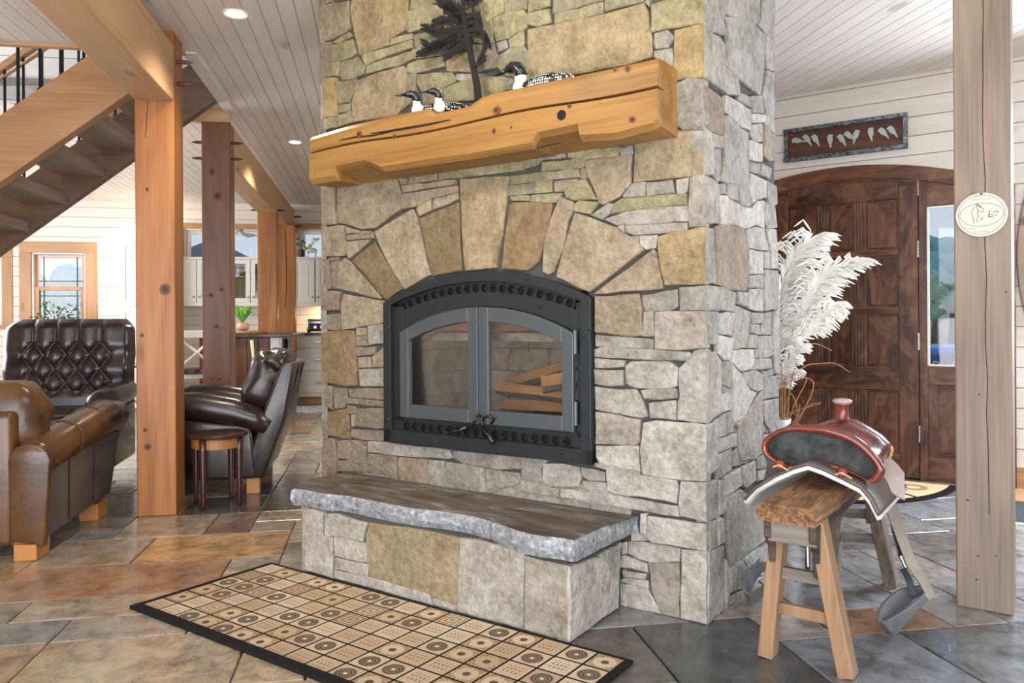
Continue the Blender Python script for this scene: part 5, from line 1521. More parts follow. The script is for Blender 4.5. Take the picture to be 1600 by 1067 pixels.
# half round rug
hr=fthing(DW,'half_round_rug','half round tan and black rug at the foot of the entry door','rug',uc,-.13,0)
def hrug():
    t=NT('half_round_rug',.95,0,.1); tc=t.n('TexCoord'); s=t.n('SeparateXYZ'); t.l(tc.outputs['Object'],s.inputs[0])
    x,y=s.outputs[0],s.outputs[1]
    xx=t.math('DIVIDE',x,.70); yy=t.math('DIVIDE',y,.88); r=t.math('SQRT',t.math('ADD',t.math('MULTIPLY',xx,xx),t.math('MULTIPLY',yy,yy)))
    an=t.math('ARCTAN2',yy,xx); k=t.math('MULTIPLY',an,5/PI); fr=t.math('ABSOLUTE',t.math('SUBTRACT',t.math('FRACT',k),.5))
    spoke=t.math('GREATER_THAN',fr,t.math('SUBTRACT',.5,t.math('DIVIDE',.025,r)))
    ring=t.math('GREATER_THAN',r,.93); ring2=t.math('LESS_THAN',t.math('ABSOLUTE',t.math('SUBTRACT',r,.48)),.018)
    dark=t.math('MAXIMUM',t.math('MAXIMUM',spoke,ring),ring2)
    q=t.math('SUBTRACT',r,.71); e=t.math('SQRT',t.math('ADD',t.math('MULTIPLY',t.math('MULTIPLY',q,q),22),t.math('MULTIPLY',t.math('MULTIPLY',fr,fr),6)))
    el=t.math('LESS_THAN',t.math('ABSOLUTE',t.math('SUBTRACT',e,.42)),.14)
    q2=t.math('SUBTRACT',r,.27); e2=t.math('SQRT',t.math('ADD',t.math('MULTIPLY',t.math('MULTIPLY',q2,q2),40),t.math('MULTIPLY',t.math('MULTIPLY',fr,fr),6)))
    el2=t.math('LESS_THAN',t.math('ABSOLUTE',t.math('SUBTRACT',e2,.5)),.16)
    c=t.mix(t.math('MULTIPLY',t.math('MAXIMUM',el,el2),.75),'#d9b98a','#8a6a45'); c=t.mix(dark,c,'#211d1b'); t.col(c); t.bump(t.noise(t.coord(rnd=False),300,2),.4,.002); return t.m
P=[(math.cos(t)*.70,-math.sin(t)*.88) for t in [PI*i/36 for i in range(37)]]
MB().prism(P,.001,.011,'z').build('pile',hrug(),hr,.002)
# ================================================================ area rug
ru=fthing(CH,'area_rug','black bordered rug with grid of tan patterned squares before the hearth','rug',-1.805,-1.05,0)
RW,RH=1.735,.632; CEL=.1
def rugmat():
    t=NT('area_rug_weave',.95,0,.1); tc=t.n('TexCoord'); s=t.n('SeparateXYZ'); t.l(tc.outputs['Object'],s.inputs[0])
    x=t.math('DIVIDE',t.math('SUBTRACT',s.outputs[0],.018),CEL); y=t.math('DIVIDE',t.math('SUBTRACT',s.outputs[1],.022),CEL)
    fx=t.math('FRACT',x); fy=t.math('FRACT',y); ix=t.math('FLOOR',x); iy=t.math('FLOOR',y)
    cx=t.math('SUBTRACT',fx,.5); cy=t.math('SUBTRACT',fy,.5); ax=t.math('ABSOLUTE',cx); ay=t.math('ABSOLUTE',cy)
    mx=t.math('MAXIMUM',ax,ay); line=t.math('GREATER_THAN',mx,.462)
    cmb=t.n('CombineXYZ'); t.l(ix,cmb.inputs[0]); t.l(iy,cmb.inputs[1]); wn=t.n('TexWhiteNoise'); t.l(cmb.outputs[0],wn.inputs[0]); h=wn.outputs['Value']
    wn2=t.n('TexWhiteNoise'); ad=t.n('VectorMath',operation='ADD'); t.l(cmb.outputs[0],ad.inputs[0]); ad.inputs[1].default_value=(7.3,2.1,4); t.l(ad.outputs[0],wn2.inputs[0]); h2=wn2.outputs['Value']
    r=t.math('SQRT',t.math('ADD',t.math('MULTIPLY',cx,cx),t.math('MULTIPLY',cy,cy)))
    sp=t.noise(t.coord(rnd=False),420,1)
    par=t.math('MODULO',t.math('ADD',t.math('ADD',ix,t.math('MULTIPLY',iy,1)),40),2)
    base=t.mix(h2,'#c3b299','#ad9679')
    # A: medallion disc
    discA=t.math('LESS_THAN',r,.36); ringl=t.math('GREATER_THAN',t.math('SINE',t.math('MULTIPLY',r,60)),.2)
    A=t.mix(discA,base,t.mix(t.math('MULTIPLY',ringl,.7),'#57493a','#95846c')); A=t.mix(t.math('LESS_THAN',r,.07),A,'#d8c49c')
    # B: speckled ground, light disc, dark dot
    B=t.mix(t.math('GREATER_THAN',r,.37),base,t.mix(t.math('GREATER_THAN',sp,.5),'#5a4630','#cbb084')); B=t.mix(t.math('LESS_THAN',r,.13),B,'#5f4c33')
    # C: little bars and squares
    s1=t.math('MULTIPLY',t.math('GREATER_THAN',t.math('SINE',t.math('MULTIPLY',cx,42)),.25),t.math('LESS_THAN',ay,.26)); s2=t.math('MULTIPLY',t.math('LESS_THAN',ax,.33),t.math('GREATER_THAN',t.math('SINE',t.math('MULTIPLY',cy,30)),-.3))
    Cc=t.mix(t.math('MULTIPLY',t.math('MULTIPLY',s1,s2),.8),base,'#7a5c3c')
    # D: concentric squares
    Dd=t.mix(t.math('MULTIPLY',t.math('GREATER_THAN',t.math('SINE',t.math('MULTIPLY',mx,38)),.1),.75),base,'#6f5435')
    c=t.mix(t.math('GREATER_THAN',h,.28),A,B); c=t.mix(t.math('GREATER_THAN',h,.52),c,Cc); c=t.mix(t.math('GREATER_THAN',h,.82),c,Dd)
    c=t.mix(line,c,'#1b1714')
    t.col(c); t.bump(sp,.5,.002); return t.m
MB().box((.012,.016,.001),(RW-.014,RH-.008,.009)).build('weave',rugmat(),ru)
M['binding']=plain('black_binding','#1a1817',.9,0,.2,.5,150)
MB().box((0,0,.0005),(RW,.042,.013)).box((0,RH-.014,.0005),(RW,RH,.011)).box((0,.03,.0005),(.018,RH-.014,.012)).box((RW-.025,.03,.0005),(RW,RH-.014,.012)).build('binding',M['binding'],ru,.003)

# ================================================================ bench
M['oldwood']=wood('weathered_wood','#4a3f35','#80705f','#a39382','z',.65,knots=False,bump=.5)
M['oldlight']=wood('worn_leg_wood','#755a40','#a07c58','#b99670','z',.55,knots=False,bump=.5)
M['greyold']=wood('grey_weathered_wood','#4d4741','#7f766b','#a29788','x',.7,knots=False,bump=.5)
def topwood():
    t=NT('bench_top_wood',.6,0,.3); cc=t.coord((1,.10,1)); a=t.noise(cc,70,6,.7,.5); b=t.noise(t.coord((1,.5,1)),25,5,.7)
    t.col(t.ramp(t.math('ADD',t.math('MULTIPLY',a,.7),t.math('MULTIPLY',b,.3)),[(.33,'#33261c'),(.46,'#7b5a3e'),(.56,'#a27650'),(.7,'#c79d74')])); t.bump(a,.9,.012); return t.m
M['benchtop']=topwood(); M['darkold']=wood('dark_weathered_wood','#2e2823','#57493c','#7a6856','y',.65,knots=False,bump=.5)
bx_,by_=.336,-.225
be=fthing(CH,'saddle_bench','rustic weathered wooden bench with splayed legs carrying the saddle','bench',bx_,by_,0)
BL=.98; hw2=.088
# top plank with rough edges
rr=random.Random(12); N_=14; vs=[]; 
for i in range(N_+1):
    y=BL*i/N_; j=lambda s=.003: rr.uniform(-s,s)
    for x,z in ((-hw2+.006,.445),(hw2-.006,.445),(hw2,.462),(hw2-.002,.49),(hw2-.02,.5),(0,.497),(-hw2+.02,.5),(-hw2,.49),(-hw2,.462)): vs.append((x+j(),y+(rr.uniform(-.006,.006) if i in(0,N_) else 0),z+j(.002)))
R=9; fs=[(i*R+k,i*R+(k+1)%R,(i+1)*R+(k+1)%R,(i+1)*R+k) for i in range(N_) for k in range(R)]+[tuple(range(R)),tuple(range(N_*R,(N_+1)*R))]
MB().add(vs,fs).build('seat',M['benchtop'],be)
MB().box((-hw2+.022,.035,.375),(hw2-.012,.065,.447)).build('apron',M['greyold'],be,.004)
MB().box((-hw2+.022,BL-.065,.375),(hw2-.012,BL-.035,.447)).build('apron',M['greyold'],be,.004)
for s in(-1,1):
    x=s*(hw2-.022)
    P=[(.03,.447),(.03,.40),(.055,.372),(.075,.34),(.085,.27),(.125,.27),(.14,.36),(.19,.405),(.30,.418),(BL-.30,.418),(BL-.19,.405),(BL-.14,.36),(BL-.125,.27),(BL-.085,.27),(BL-.06,.37),(BL-.03,.40),(BL-.03,.447)]
    # split into three convex-ish pieces
    MB().prism([(.03,.447),(.03,.39),(.07,.35),(.085,.27),(.125,.27),(.14,.36),(.19,.41),(.19,.447)],x-.011,x+.011,'x').prism([(.19,.447),(.19,.41),(BL-.19,.41),(BL-.19,.447)],x-.011,x+.011,'x').prism([(BL-.19,.447),(BL-.19,.41),(BL-.14,.36),(BL-.125,.27),(BL-.085,.27),(BL-.07,.35),(BL-.03,.39),(BL-.03,.447)],x-.011,x+.011,'x').build('side_apron',M['darkold'],be,.003)
def legb(tx,ty,fx,fy,mat,w=.046,h=.068):
    MB().beam((fx,fy,0),(tx,ty,.445),w,h,(0,1,0)).build('leg',mat,be,.004)
legs={'fl':((-.050,.12),(-.088,.10)),'fr':((.058,.12),(.152,.085)),'bl':((-.05,BL-.10),(-.09,BL-.03)),'br':((.055,BL-.09),(.118,BL+.035))}
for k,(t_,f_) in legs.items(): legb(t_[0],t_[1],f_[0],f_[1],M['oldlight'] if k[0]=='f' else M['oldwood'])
def at(k,z): t_,f_=legs[k]; f=z/.445; return (f_[0]+(t_[0]-f_[0])*f,f_[1]+(t_[1]-f_[1])*f,z)
for a_,c_,z,m_ in (('fl','fr',.265,M['greyold']),('fl','fr',.155,M['oldlight']),('bl','br',.29,M['greyold']),('bl','br',.19,M['greyold'])):
    MB().beam(at(a_,z),at(c_,z),.022,.036).build('stretcher',m_,be,.003)
M['knot']=plain('dark_knot','#3b2213',.6); M['knotring']=plain('knot_ring','#6b3f20',.55)
M['greyknot']=plain('grey_knot_ring','#86725d',.6)
def knot(parent,fr,org,y,px,py,rp,asp=1.0,ring=None):
    x,z=fr.onY(px,py,y); x2=fr.onY(px+rp,py,y)[0]; r=abs(x2-x)
    P=[(x-org[0]+math.cos(t)*r,z+math.sin(t)*r*asp) for t in [i*2*PI/14 for i in range(14)]]; o=MB().prism(P,y-org[1]-.0012,y-org[1]+.002).build('knot',ring or M['knotring'],parent)
    P=[(x-org[0]+math.cos(t)*r*.55,z+math.sin(t)*r*asp*.55) for t in [i*2*PI/12 for i in range(12)]]; MB().prism(P,y-org[1]-.0022,y-org[1]+.002).build('heart',M['knot'],o)
for px,py,r,a in ((258,452,9,1.1),(222,524,3.5,1.1),(231,698,6,1.0),(227,672,3.5,1.1),(230,296,2.5,1.6)): knot(post_1,HO,(pa,4.515),4.515,px,py,r,a)
for px,py,r,a in ((331,268,5,1.7),(340,306,8,1.0),(346,452,4,1.0),(330,461,4,1.1),(338,510,4.5,.9),(332,592,2.5,1),(343,592,2.5,1)): knot(post_2,HO,(pa,6.16),6.16,px,py,r,a)
for px,py,r,a in ((561,210,4,1),(616,214,3,1.1),(772,205,3,1.4),(799,199,1.8,1),(988,187,6,.8),(980,107,3.5,1.2),(960,108,2.5,1.2),(776,172,6,.8),(890,166,4,.8)): knot(ma,CH,(0,0),my,px,py,r,a)
for px,py,r,a in ((1572,456,3.5,1),(1530,616,3,1.2),(1512,781,6,.5),(1528,868,4,.7),(1556,868,5,.4),(1526,905,4,.7)): knot(pr_,PF,(0,0),0,px,py,r,a,M['greyknot'])
def check(parent,fr,org,y,P,w):
    pts=[fr.onY(*q,y) for q in P]; n=len(pts); A=[];B_2=[]
    for i,(x,z) in enumerate(pts):
        k=w*math.sin(PI*(i+.35)/(n-.3)); A.append((x-org[0],z+k)); B_2.append((x-org[0],z-k))
    MB().strip(A,B_2,y-org[1]-.0008,y-org[1]+.003).build('check_crack',M['void'],parent)
check(ma,CH,(0,0),my,[(579,208),(600,206),(630,201),(665,195),(703,187)],.0045)
check(ma,CH,(0,0),my,[(530,219),(555,214),(580,212),(610,206)],.003)
check(ma,CH,(0,0),my,[(840,232),(860,226),(880,222)],.002)
pts=[HO.onY(x,y,4.515) for x,y in ((231,157),(230,175),(229,195),(227,215))]
MB().strip([(x-pa-.0015,z) for x,z in pts],[(x-pa+.0015,z) for x,z in pts],-.0008,.003).build('check_crack',M['void'],post_1)
pts=[HO.onY(x,y,10.06) for x,y in ((446,358),(447,400),(448,440),(446,480))]; a4=HO.onY(434,400,10.06)[0]
MB().strip([(x-a4-.004,z) for x,z in pts],[(x-a4+.004,z) for x,z in pts],-.0008,.003).build('check_crack',M['void'],post_4)
# ================================================================ saddle
sd=fthing(CH,'western_saddle','reddish brown leather western saddle with fleece lining, resting on the bench','saddle',0,0,0)
t=NT('saddle_leather',.22,0,.7); cc=t.coord(); n1=t.noise(cc,9,4,.6); t.col(t.ramp(n1,[(.3,'#4f1e12'),(.6,'#7c3320'),(.8,'#94452c')])); t.bump(t.noise(cc,120,2),.12,.002); M['saddle']=t.m
t=NT('suede',.95,0,.1); cc=t.coord(); n1=t.noise(cc,16,5,.7); t.col(t.ramp(n1,[(.35,'#2f3130'),(.6,'#4a4d4a')])); t.bump(n1,.3,.002); M['suede']=t.m
M['skirt']=leather('skirt_leather','#4a403a','#65584f',.4)
M['fleece']=plain('white_fleece','#dcdcd2',.95,0,.1,.8,220)
M['flap']=leather('pale_worn_leather','#8a7a72','#b8a8a0',.25)  # bright light on the side flap is put into this pale tone
def cy_(px,py,y): x,z=CH.onY(px,py,y); return (x,y,z)
YR=.02    # rear plane of the skirt
top_px=[(1163,780),(1180,762),(1210,744),(1240,731),(1262,725),(1285,733),(1315,747),(1345,762),(1360,780),(1373,806)]
prof=[CH.onY(*p,YR) for p in top_px]
def skirt(name,mat,dz,th,y0,y1,ext=0):
    def f(u,v):
        k=u*(len(prof)-1); i=min(int(k),len(prof)-2); q=k-i; x=prof[i][0]*(1-q)+prof[i+1][0]*q; z=prof[i][1]*(1-q)+prof[i+1][1]*q
        y=y0+(y1-y0)*v; c=math.sin(PI*v); 
        return (x,y,z+dz+.012*c*(1-abs(2*u-1))-(.13*v*(1-u/.44) if u<.44 else 0))
    mb=MB().grid(f,37,12); return mb.build(name,mat,sd,smooth=True,solid=th)
skirt('skirt',M['skirt'],.0,.009,YR,.52)
skirt('fleece_lining',M['fleece'],-.013,.013,YR+.004,.515)
zr=prof[4][1]   # ridge height
cxr=prof[4][0]
# cantle : big oval back with rolled rim
YC=.09
ring=[(1262,666),(1290,667),(1320,676),(1345,690),(1362,706),(1375,722),(1380,737),(1366,754),(1340,742),(1310,732),(1262,727),(1228,728),(1200,713),(1192,698),(1198,684),(1215,673),(1238,667)]
RP=[CH.onY(*p,YC) for p in ring]
def smooth_loop(P,n=64):
    m_=len(P); out=[]
    for i in range(n):
        k=i*m_/n; j=int(k); f=k-j; p0,p1,p2,p3=[P[(j+q)%m_] for q in(-1,0,1,2)]
        out.append(tuple(.5*((2*p1[d])+(-p0[d]+p2[d])*f+(2*p0[d]-5*p1[d]+4*p2[d]-p3[d])*f*f+(-p0[d]+3*p1[d]-3*p2[d]+p3[d])*f**3) for d in(0,1)))
    return out
RS=smooth_loop(RP); cxx=sum(p[0] for p in RS)/64; czz=sum(p[1] for p in RS)/64
# dished suede panel
def disc(u,v):
    i=int(round(u*64))%64; p=RS[i]; k=v; return (cxx+(p[0]-cxx)*k*.97,YC+.012+.02*(1-k*k),czz+(p[1]-czz)*k*.97)
MB().grid(disc,64,7,True).build('cantle_panel',M['suede'],sd,smooth=True,solid=.006)
# rim: thick at the upper/right side
vs=[];n=64
for i,p in enumerate(RS):
    d=Vector((p[0]-cxx,p[1]-czz)).normalized(); w=.010+.007*max(0,d.y)+.006*max(0,d.x)-.003*max(0,-d.y)
    for a in range(8):
        t_=2*PI*a/8; vs.append((p[0]-d.x*w*.6+d.x*math.cos(t_)*w,YC+math.sin(t_)*.016,p[1]-d.y*w*.6+d.y*math.cos(t_)*w))
fs=[(i*8+a,i*8+(a+1)%8,((i+1)%n)*8+(a+1)%8,((i+1)%n)*8+a) for i in range(n) for a in range(8)]
MB().add(vs,fs).build('cantle_rim',M['saddle'],sd,smooth=True)
# seat: loft from the cantle rim forward down and up to the fork
YF=.40
fork=[(1235,690),(1258,671),(1285,663),(1303,657),(1330,657),(1350,668),(1375,684),(1388,698),(1386,718),(1374,735)]
FK=[CH.onY(*p,YF) for p in fork]
arc=[RS[(48+i)%64] for i in range(0,35)]  # left -> top -> right
def itp(P,u):
    k=u*(len(P)-1); i=min(int(k),len(P)-2); q=k-i; return (P[i][0]*(1-q)+P[i+1][0]*q,P[i][1]*(1-q)+P[i+1][1]*q)
def seat(u,v):
    a=itp(arc,u); b=itp(FK,u); q=v; x=a[0]*(1-q)+b[0]*q; z=a[1]*(1-q)+b[1]*q; z-= .055*math.sin(PI*min(1,q*1.05))*(math.sin(PI*u)**.7)
    return (x,YC+(YF-YC)*v,z)
MB().grid(seat,40,16).build('seat',M['saddle'],sd,smooth=True,solid=.008)
# fork (swells) : closed solid ring loft
def swell(u,v):
    b=itp(FK,u); cz0=prof[4][1]-.0; w=math.sin(PI*v); k=.80+.20*w
    return (cxr+.03+(b[0]-cxr-.03)*k, YF-.03+.12*v, cz0+(b[1]-cz0)*k)
MB().grid(swell,36,10).build('fork',M['saddle'],sd,smooth=True,solid=.012)
MB().prism([(cxr+.03+(p[0]-cxr-.03)*.97,prof[4][1]+(p[1]-prof[4][1])*.97) for p in FK]+[(cxr+.10,prof[6][1]-.0),(cxr-.04,prof[3][1]-.0)],YF,YF+.05).build('gullet',M['saddle'],sd,.01)
hb_=CH.onY(1316,657,YF+.03); ht_=CH.onY(1316,630,YF+.03)
MB().lathe([(.036,-.012),(.027,.0),(.022,.012),(.021,ht_[1]-hb_[1]-.006),(.024,ht_[1]-hb_[1])],20,(hb_[0],YF+.03,hb_[1])).build('horn_neck',M['saddle'],sd,smooth=True)
MB().lathe([(.001,-.004),(.024,-.003),(.033,.004),(.034,.010),(.026,.016),(.001,.019)],24,(ht_[0],YF+.03,ht_[1]),1,1).build('horn_cap',M['flap'],sd,smooth=True)
# binding on the fork edge
MB().tube([(b[0],YF-.005,b[1]) for b in [itp(FK,i/30) for i in range(31)]],.006,6).build('fork_binding',M['skirt'],sd,smooth=True)
MB().tube([cy_(1392,697,.42),cy_(1394,703,.42),cy_(1391,712,.42),cy_(1387,718,.42)],.006,6).build('rope_strap',M['cutwood'],sd)
# seat jockey / side flap on the right
YJ=.30
J=[(1365,738),(1380,718),(1398,724),(1413,740),(1414,755),(1417,778),(1400,770),(1380,757)]
JP=[CH.onY(*p,YJ) for p in J]
def sheet(P,y0,y1,name,mat,th=.006,bev=.002):
    return MB().prism(P,y0,y1).build(name,mat,sd,bev)
def tilt(P,yb,k):  # outline leaning forwards (lower = nearer)
    zm=max(p[1] for p in P); n=len(P)
    vs=[(p[0],yb-(zm-p[1])*k,p[1]) for p in P]+[(p[0]-.004,yb+.007-(zm-p[1])*k,p[1]-.006) for p in P]
    return MB().add(vs,[tuple(range(n)),tuple(range(2*n-1,n-1,-1))]+[(i,n+i,n+(i+1)%n,(i+1)%n) for i in range(n)])
tilt(JP,YJ+.03,.5).build('side_jockey',M['flap'],sd,.002)
J2=[(1380,716),(1390,717),(1402,728),(1413,741),(1405,740),(1392,730)]
tilt([CH.onY(*p,YJ+.06) for p in J2],YJ+.09,.3).build('front_jockey',M['flap'],sd,.002)
# left jockey mirrored roughly
tilt([(cxr-(p[0]-cxr)*.9,p[1]) for p in JP],YJ+.03,.5).build('side_jockey',M['skirt'],sd,.002)
# conchos with thongs at the rear
for px,py in ((1221,726),(1318,738)):
    x,z=CH.onY(px,py,YR+.02); 
    MB().lathe([(.001,.008),(.012,.006),(.017,0)],14).move(Matrix.Translation((x,YR-.0,z+.004))@Matrix.Rotation(PI/2.6,4,'X')).build('concho',M['saddle'],sd); MB().tube([(x-.02,YR-.004,z-.006),(x+.0,YR-.01,z+.004),(x+.03,YR-.006,z-.012)],.003,5).build('thong',M['cutwood'],sd)
# fenders and stirrups
def ribbon(pts,w,name,mat,th=.006,axis=(1,0,0)):
    "flat strap along pts; width vectors interpolated"
    mb=MB(); n=len(pts); vs=[]
    for i,(p,wd_) in enumerate(pts):
        p=Vector(p); d=(Vector(pts[min(i+1,n-1)][0])-Vector(pts[max(i-1,0)][0])).normalized(); a=Vector(axis); a=(a-d*a.dot(d)).normalized(); b=a.cross(d)
        for s,t_ in((-1,-1),(1,-1),(1,1),(-1,1)): vs.append(p+a*s*wd_/2+b*t_*th/2)
    fs=[(i*4+k,i*4+(k+1)%4,(i+1)*4+(k+1)%4,(i+1)*4+k) for i in range(n-1) for k in range(4)]+[(0,1,2,3),tuple(4*(n-1)+k for k in(3,2,1,0))]
    return mb.add(vs,fs).build(name,mat,sd,.0015)
YS=.33
M['fender']=leather('worn_fender','#5f564c','#8d8372',.45)
def stirrup(tl,parent=sd):
    "open bucket ring: tl function (s,t)->point, s around, t along depth"
    pass
def P_(px,py,y=YS): return cy_(px,py,y)
ribbon([(P_(1378,762),.03),(P_(1392,790),.042),(P_(1405,830),.036),(P_(1424,880),.036),(P_(1443,908),.034),(P_(1452,926),.032),(P_(1447,934,YS-.01),.03)],0,'fender',M['fender'],.008,(.8,.6,0))
ribbon([(P_(1388,770,YS+.03),.02),(P_(1398,830,YS+.03),.02),(P_(1408,868,YS+.02),.022),(P_(1430,893,YS),.022),(P_(1449,925,YS),.02)],0,'stirrup_leather',M['lblack'],.006,(.8,.6,0))
MB().tube([P_(1407,868,YS),P_(1415,886,YS)],.006,6).build('buckle',M['chrome'],sd)
ribbon([(P_(1411,888,YS-.01),.022),(P_(1420,905,YS-.01),.022),(P_(1428,930,YS-.02),.022)],0,'hobble_strap',M['iron'],.006,(1,0,0))
M['stir']=leather('grey_stirrup_leather','#4d4c4c','#6f6f70',.4)
def bucket(A,Bp,depth,w0,name='stirrup'):
    "stirrup: bow from attach point A, widening to the tread at Bp"
    A=Vector(A);Bp=Vector(Bp); ax=(Bp-A); L=ax.length; ax.normalize(); dp=Vector(depth).normalized(); sd_=ax.cross(dp).normalized()
    # U path in plane (ax, dp): two sides and a rounded tread ; ribbon width along sd_
    pts=[];N_=26
    for i in range(N_+1):
        t_=i/N_
        if t_<.36: f=t_/.36; u=L*.74*f; h=.018+.052*f**.8
        elif t_>.64: f=(1-t_)/.36; u=L*.74*f; h=-(.018+.045*f**.8)
        else:
            g=(t_-.36)/.28*PI; u=L*.74+math.sin(g)*L*.26; h=.063*math.cos(g)
        wd_=.026+.062*min(1,(u/L))**2
        pts.append((A+ax*u+dp*h,wd_))
    vs=[];n=len(pts)
    for i,(p,wd_) in enumerate(pts):
        d=(pts[min(i+1,n-1)][0]-pts[max(i-1,0)][0]).normalized(); nn=sd_.cross(d).normalized()
        for s,t_ in((-1,-1),(1,-1),(1,1),(-1,1)): vs.append(p+sd_*s*wd_/2+nn*t_*.006)
    fs=[(i*4+k,i*4+(k+1)%4,(i+1)*4+(k+1)%4,(i+1)*4+k) for i in range(n-1) for k in range(4)]+[(0,1,2,3),tuple(4*(n-1)+k for k in(3,2,1,0))]
    o=MB().add(vs,fs).build(name,M['stir'],sd,.002)
    MB().tube([A-dp*.022+ax*.012,A+dp*.022+ax*.012],.008,10).build('roller',M['stir'],sd)
    return o
bucket(P_(1449,925,YS),P_(1387,966,YS-.04),(.2,.75,.6),0)
# left side
ribbon([(P_(1222,748,YS),.03),(P_(1200,800,YS+.03),.045),(P_(1212,870,YS),.05),(P_(1248,905,YS-.02),.04)],0,'fender',M['fender'],.008,(.8,-.3,0))
ribbon([(P_(1262,760,.45),.02),(P_(1262,840,.47),.02),(P_(1262,890,.45),.02)],0,'cinch_strap',M['lblack'],.006,(1,0,0))
MB().tube([P_(1261,850,.43),P_(1262,885,.43)],.006,6).build('buckle',M['chrome'],sd)
xs_,ys_,zs_=P_(1250,905,YS)
bucket((.155,.36,zs_+.015),(.045,.28,.055),(-.1,.75,.6),0)
# ================================================================ pampas grass
vx,vy=-.155,1.34
pg=fthing(CH,'pampas_arrangement','white pampas grass plumes in a vase behind the chimney corner','dried grass',vx,vy)
M['vase_']=plain('white_vase','#d9d8d2',.3)
MB().lathe([(.07,0),(.10,.03),(.115,.2),(.09,.38),(.06,.50),(.07,.56),(.062,.56),(.05,.5),(.001,.48)],28).build('vase',M['vase_'],pg,smooth=True)
M['plume']=plain('pampas_plume','#f2efe6',.9,0,.1); M['straw']=plain('straw_stem','#b98560',.7)
def V_(px,py,dy=0): x,z=CH.onY(px,py,vy+dy); return Vector((x-vx,dy,z))
def curve(P,t_):
    k=t_*(len(P)-1); i=min(int(k),len(P)-2); f=k-i; p0=P[max(i-1,0)];p1=P[i];p2=P[i+1];p3=P[min(i+2,len(P)-1)]
    return .5*((2*p1)+(p2-p0)*f+(2*p0-5*p1+4*p2-p3)*f*f+(-p0+3*p1-3*p2+p3)*f**3)
def plume(pts,L,n,seed,side=1,dy=0,droop=.5):
    rr=random.Random(seed); P=[V_(*p,dy) for p in pts]; mb=MB()
    mb.tube([curve(P,i/12) for i in range(13)],[.0045-.003*i/12 for i in range(13)],5)
    for k in range(n):
        t_=rr.uniform(.04,1.0); b=curve(P,t_); d=(curve(P,min(1,t_+.02))-curve(P,max(0,t_-.02))).normalized()
        s=side if rr.random()<.80 else -side*.35
        out=Vector((s*1.0,rr.uniform(-.7,.7),rr.uniform(-.15,.25)))
        l=L*(1-.40*abs(t_-.45))*rr.uniform(.6,1.05)
        q1=b+(d*.45+out*.35).normalized()*l*.38; q2=q1+(d*.22+out*.75+Vector((0,0,-.15*droop))).normalized()*l*.36; q3=q2+(out*.85+Vector((0,0,-.7*droop))).normalized()*l*.30
        S=[b,b.lerp(q1,.55),q1,q1.lerp(q2,.5),q2,q2.lerp(q3,.5),q3]
        rs_=[.001]+[rr.uniform(.0034,.0072) for _ in range(5)]+[.002]
        mb.tube(S,rs_,4,flat=.8)
    mb.build('plume',M['plume'],pg)
plume([(1219,560),(1217,500),(1222,440),(1240,402),(1258,380)],.22,300,1,1,0)
plume([(1240,510),(1262,462),(1290,425),(1322,410)],.20,270,2,1,-.03)
plume([(1256,530),(1275,500),(1296,478)],.15,170,3,1,-.06,1.2)
plume([(1216,590),(1228,565),(1244,545)],.11,90,4,1,-.02)
plume([(1213,610),(1224,592),(1238,580)],.10,80,5,1,.02,.8)
plume([(1214,540),(1224,518),(1240,503)],.10,80,6,1,.04)
mb_list=[[(1222,700),(1222,600),(1219,560)],[(1224,700),(1228,590),(1240,510)],[(1226,700),(1236,600),(1256,530)],[(1220,700),(1220,640),(1216,590)],[(1223,705),(1216,650),(1213,610)],
 [(1224,700),(1238,640),(1260,595),(1250,590),(1226,605),(1220,625)],[(1222,700),(1246,660),(1270,610),(1266,592),(1240,592),(1218,612)],[(1220,690),(1240,662),(1262,635),(1283,629)],[(1222,690),(1226,640),(1236,615),(1246,640),(1242,668)],
 [(1224,600),(1258,572),(1285,568),(1306,548+20),(1328,582)],[(1232,560),(1268,545-8),(1300,548)],[(1222,650),(1250,640),(1282,631)],[(1221,676),(1245,652),(1250,632)],[(1222,672),(1240,660),(1256,668),(1262,676)],[(1218,660),(1232,645),(1248,650)],[(1222,690),(1240,664),(1256,672)]]
for i,L_ in enumerate(mb_list):
    P=[V_(*p,(-.04+.015*(i%6))) for p in L_]
    MB().tube([curve(P,k/14) for k in range(15)],[.0035-.0018*k/14 for k in range(15)],5).build('stem' if i<5 else 'leaf_blade',M['straw'],pg,smooth=True)
# ================================================================ mantel decor
MTOP=mz1-.003
def mp(px,py,y=-.085): return CH.onY(px,py,y)
tr=fthing(CH,'metal_tree','flat dark metal windswept pine tree silhouette standing on the mantel','ornament',mp(745,155)[0],-.075,MTOP-.026)
ox,oz=mp(745,155,-.075)[0],MTOP-.026
M['rustmetal']=plain('dark_patina_metal','#17120f',.75,.2,bump=.3,bs=60)
def T(px,py): x,z=CH.onY(px,py,-.075); return (x-ox,z-oz)
def flat(P,w): # tapered polyline in plane
    pts=[T(*p) for p in P]; n=len(pts); A=[];Bq=[]
    for i in range(n):
        dx=pts[min(i+1,n-1)][0]-pts[max(i-1,0)][0]; dz=pts[min(i+1,n-1)][1]-pts[max(i-1,0)][1]; l=math.hypot(dx,dz)+1e-9
        wi=(w[0]+(w[1]-w[0])*i/(n-1))/2; A.append((pts[i][0]-dz/l*wi,pts[i][1]+dx/l*wi)); Bq.append((pts[i][0]+dz/l*wi,pts[i][1]-dx/l*wi))
    return A,Bq
trunk=MB(); trunk.strip(*flat([(745,156),(743,135),(738,108),(733,88),(729,65),(724,42),(722,20),(720,-10),(718,-60)],(.036,.012)),-.002,.002)
trunk.strip(*flat([(740,108),(748,92),(755,72),(750,50),(742,30),(734,5),(728,-30)],(.018,.008)),-.002,.002)
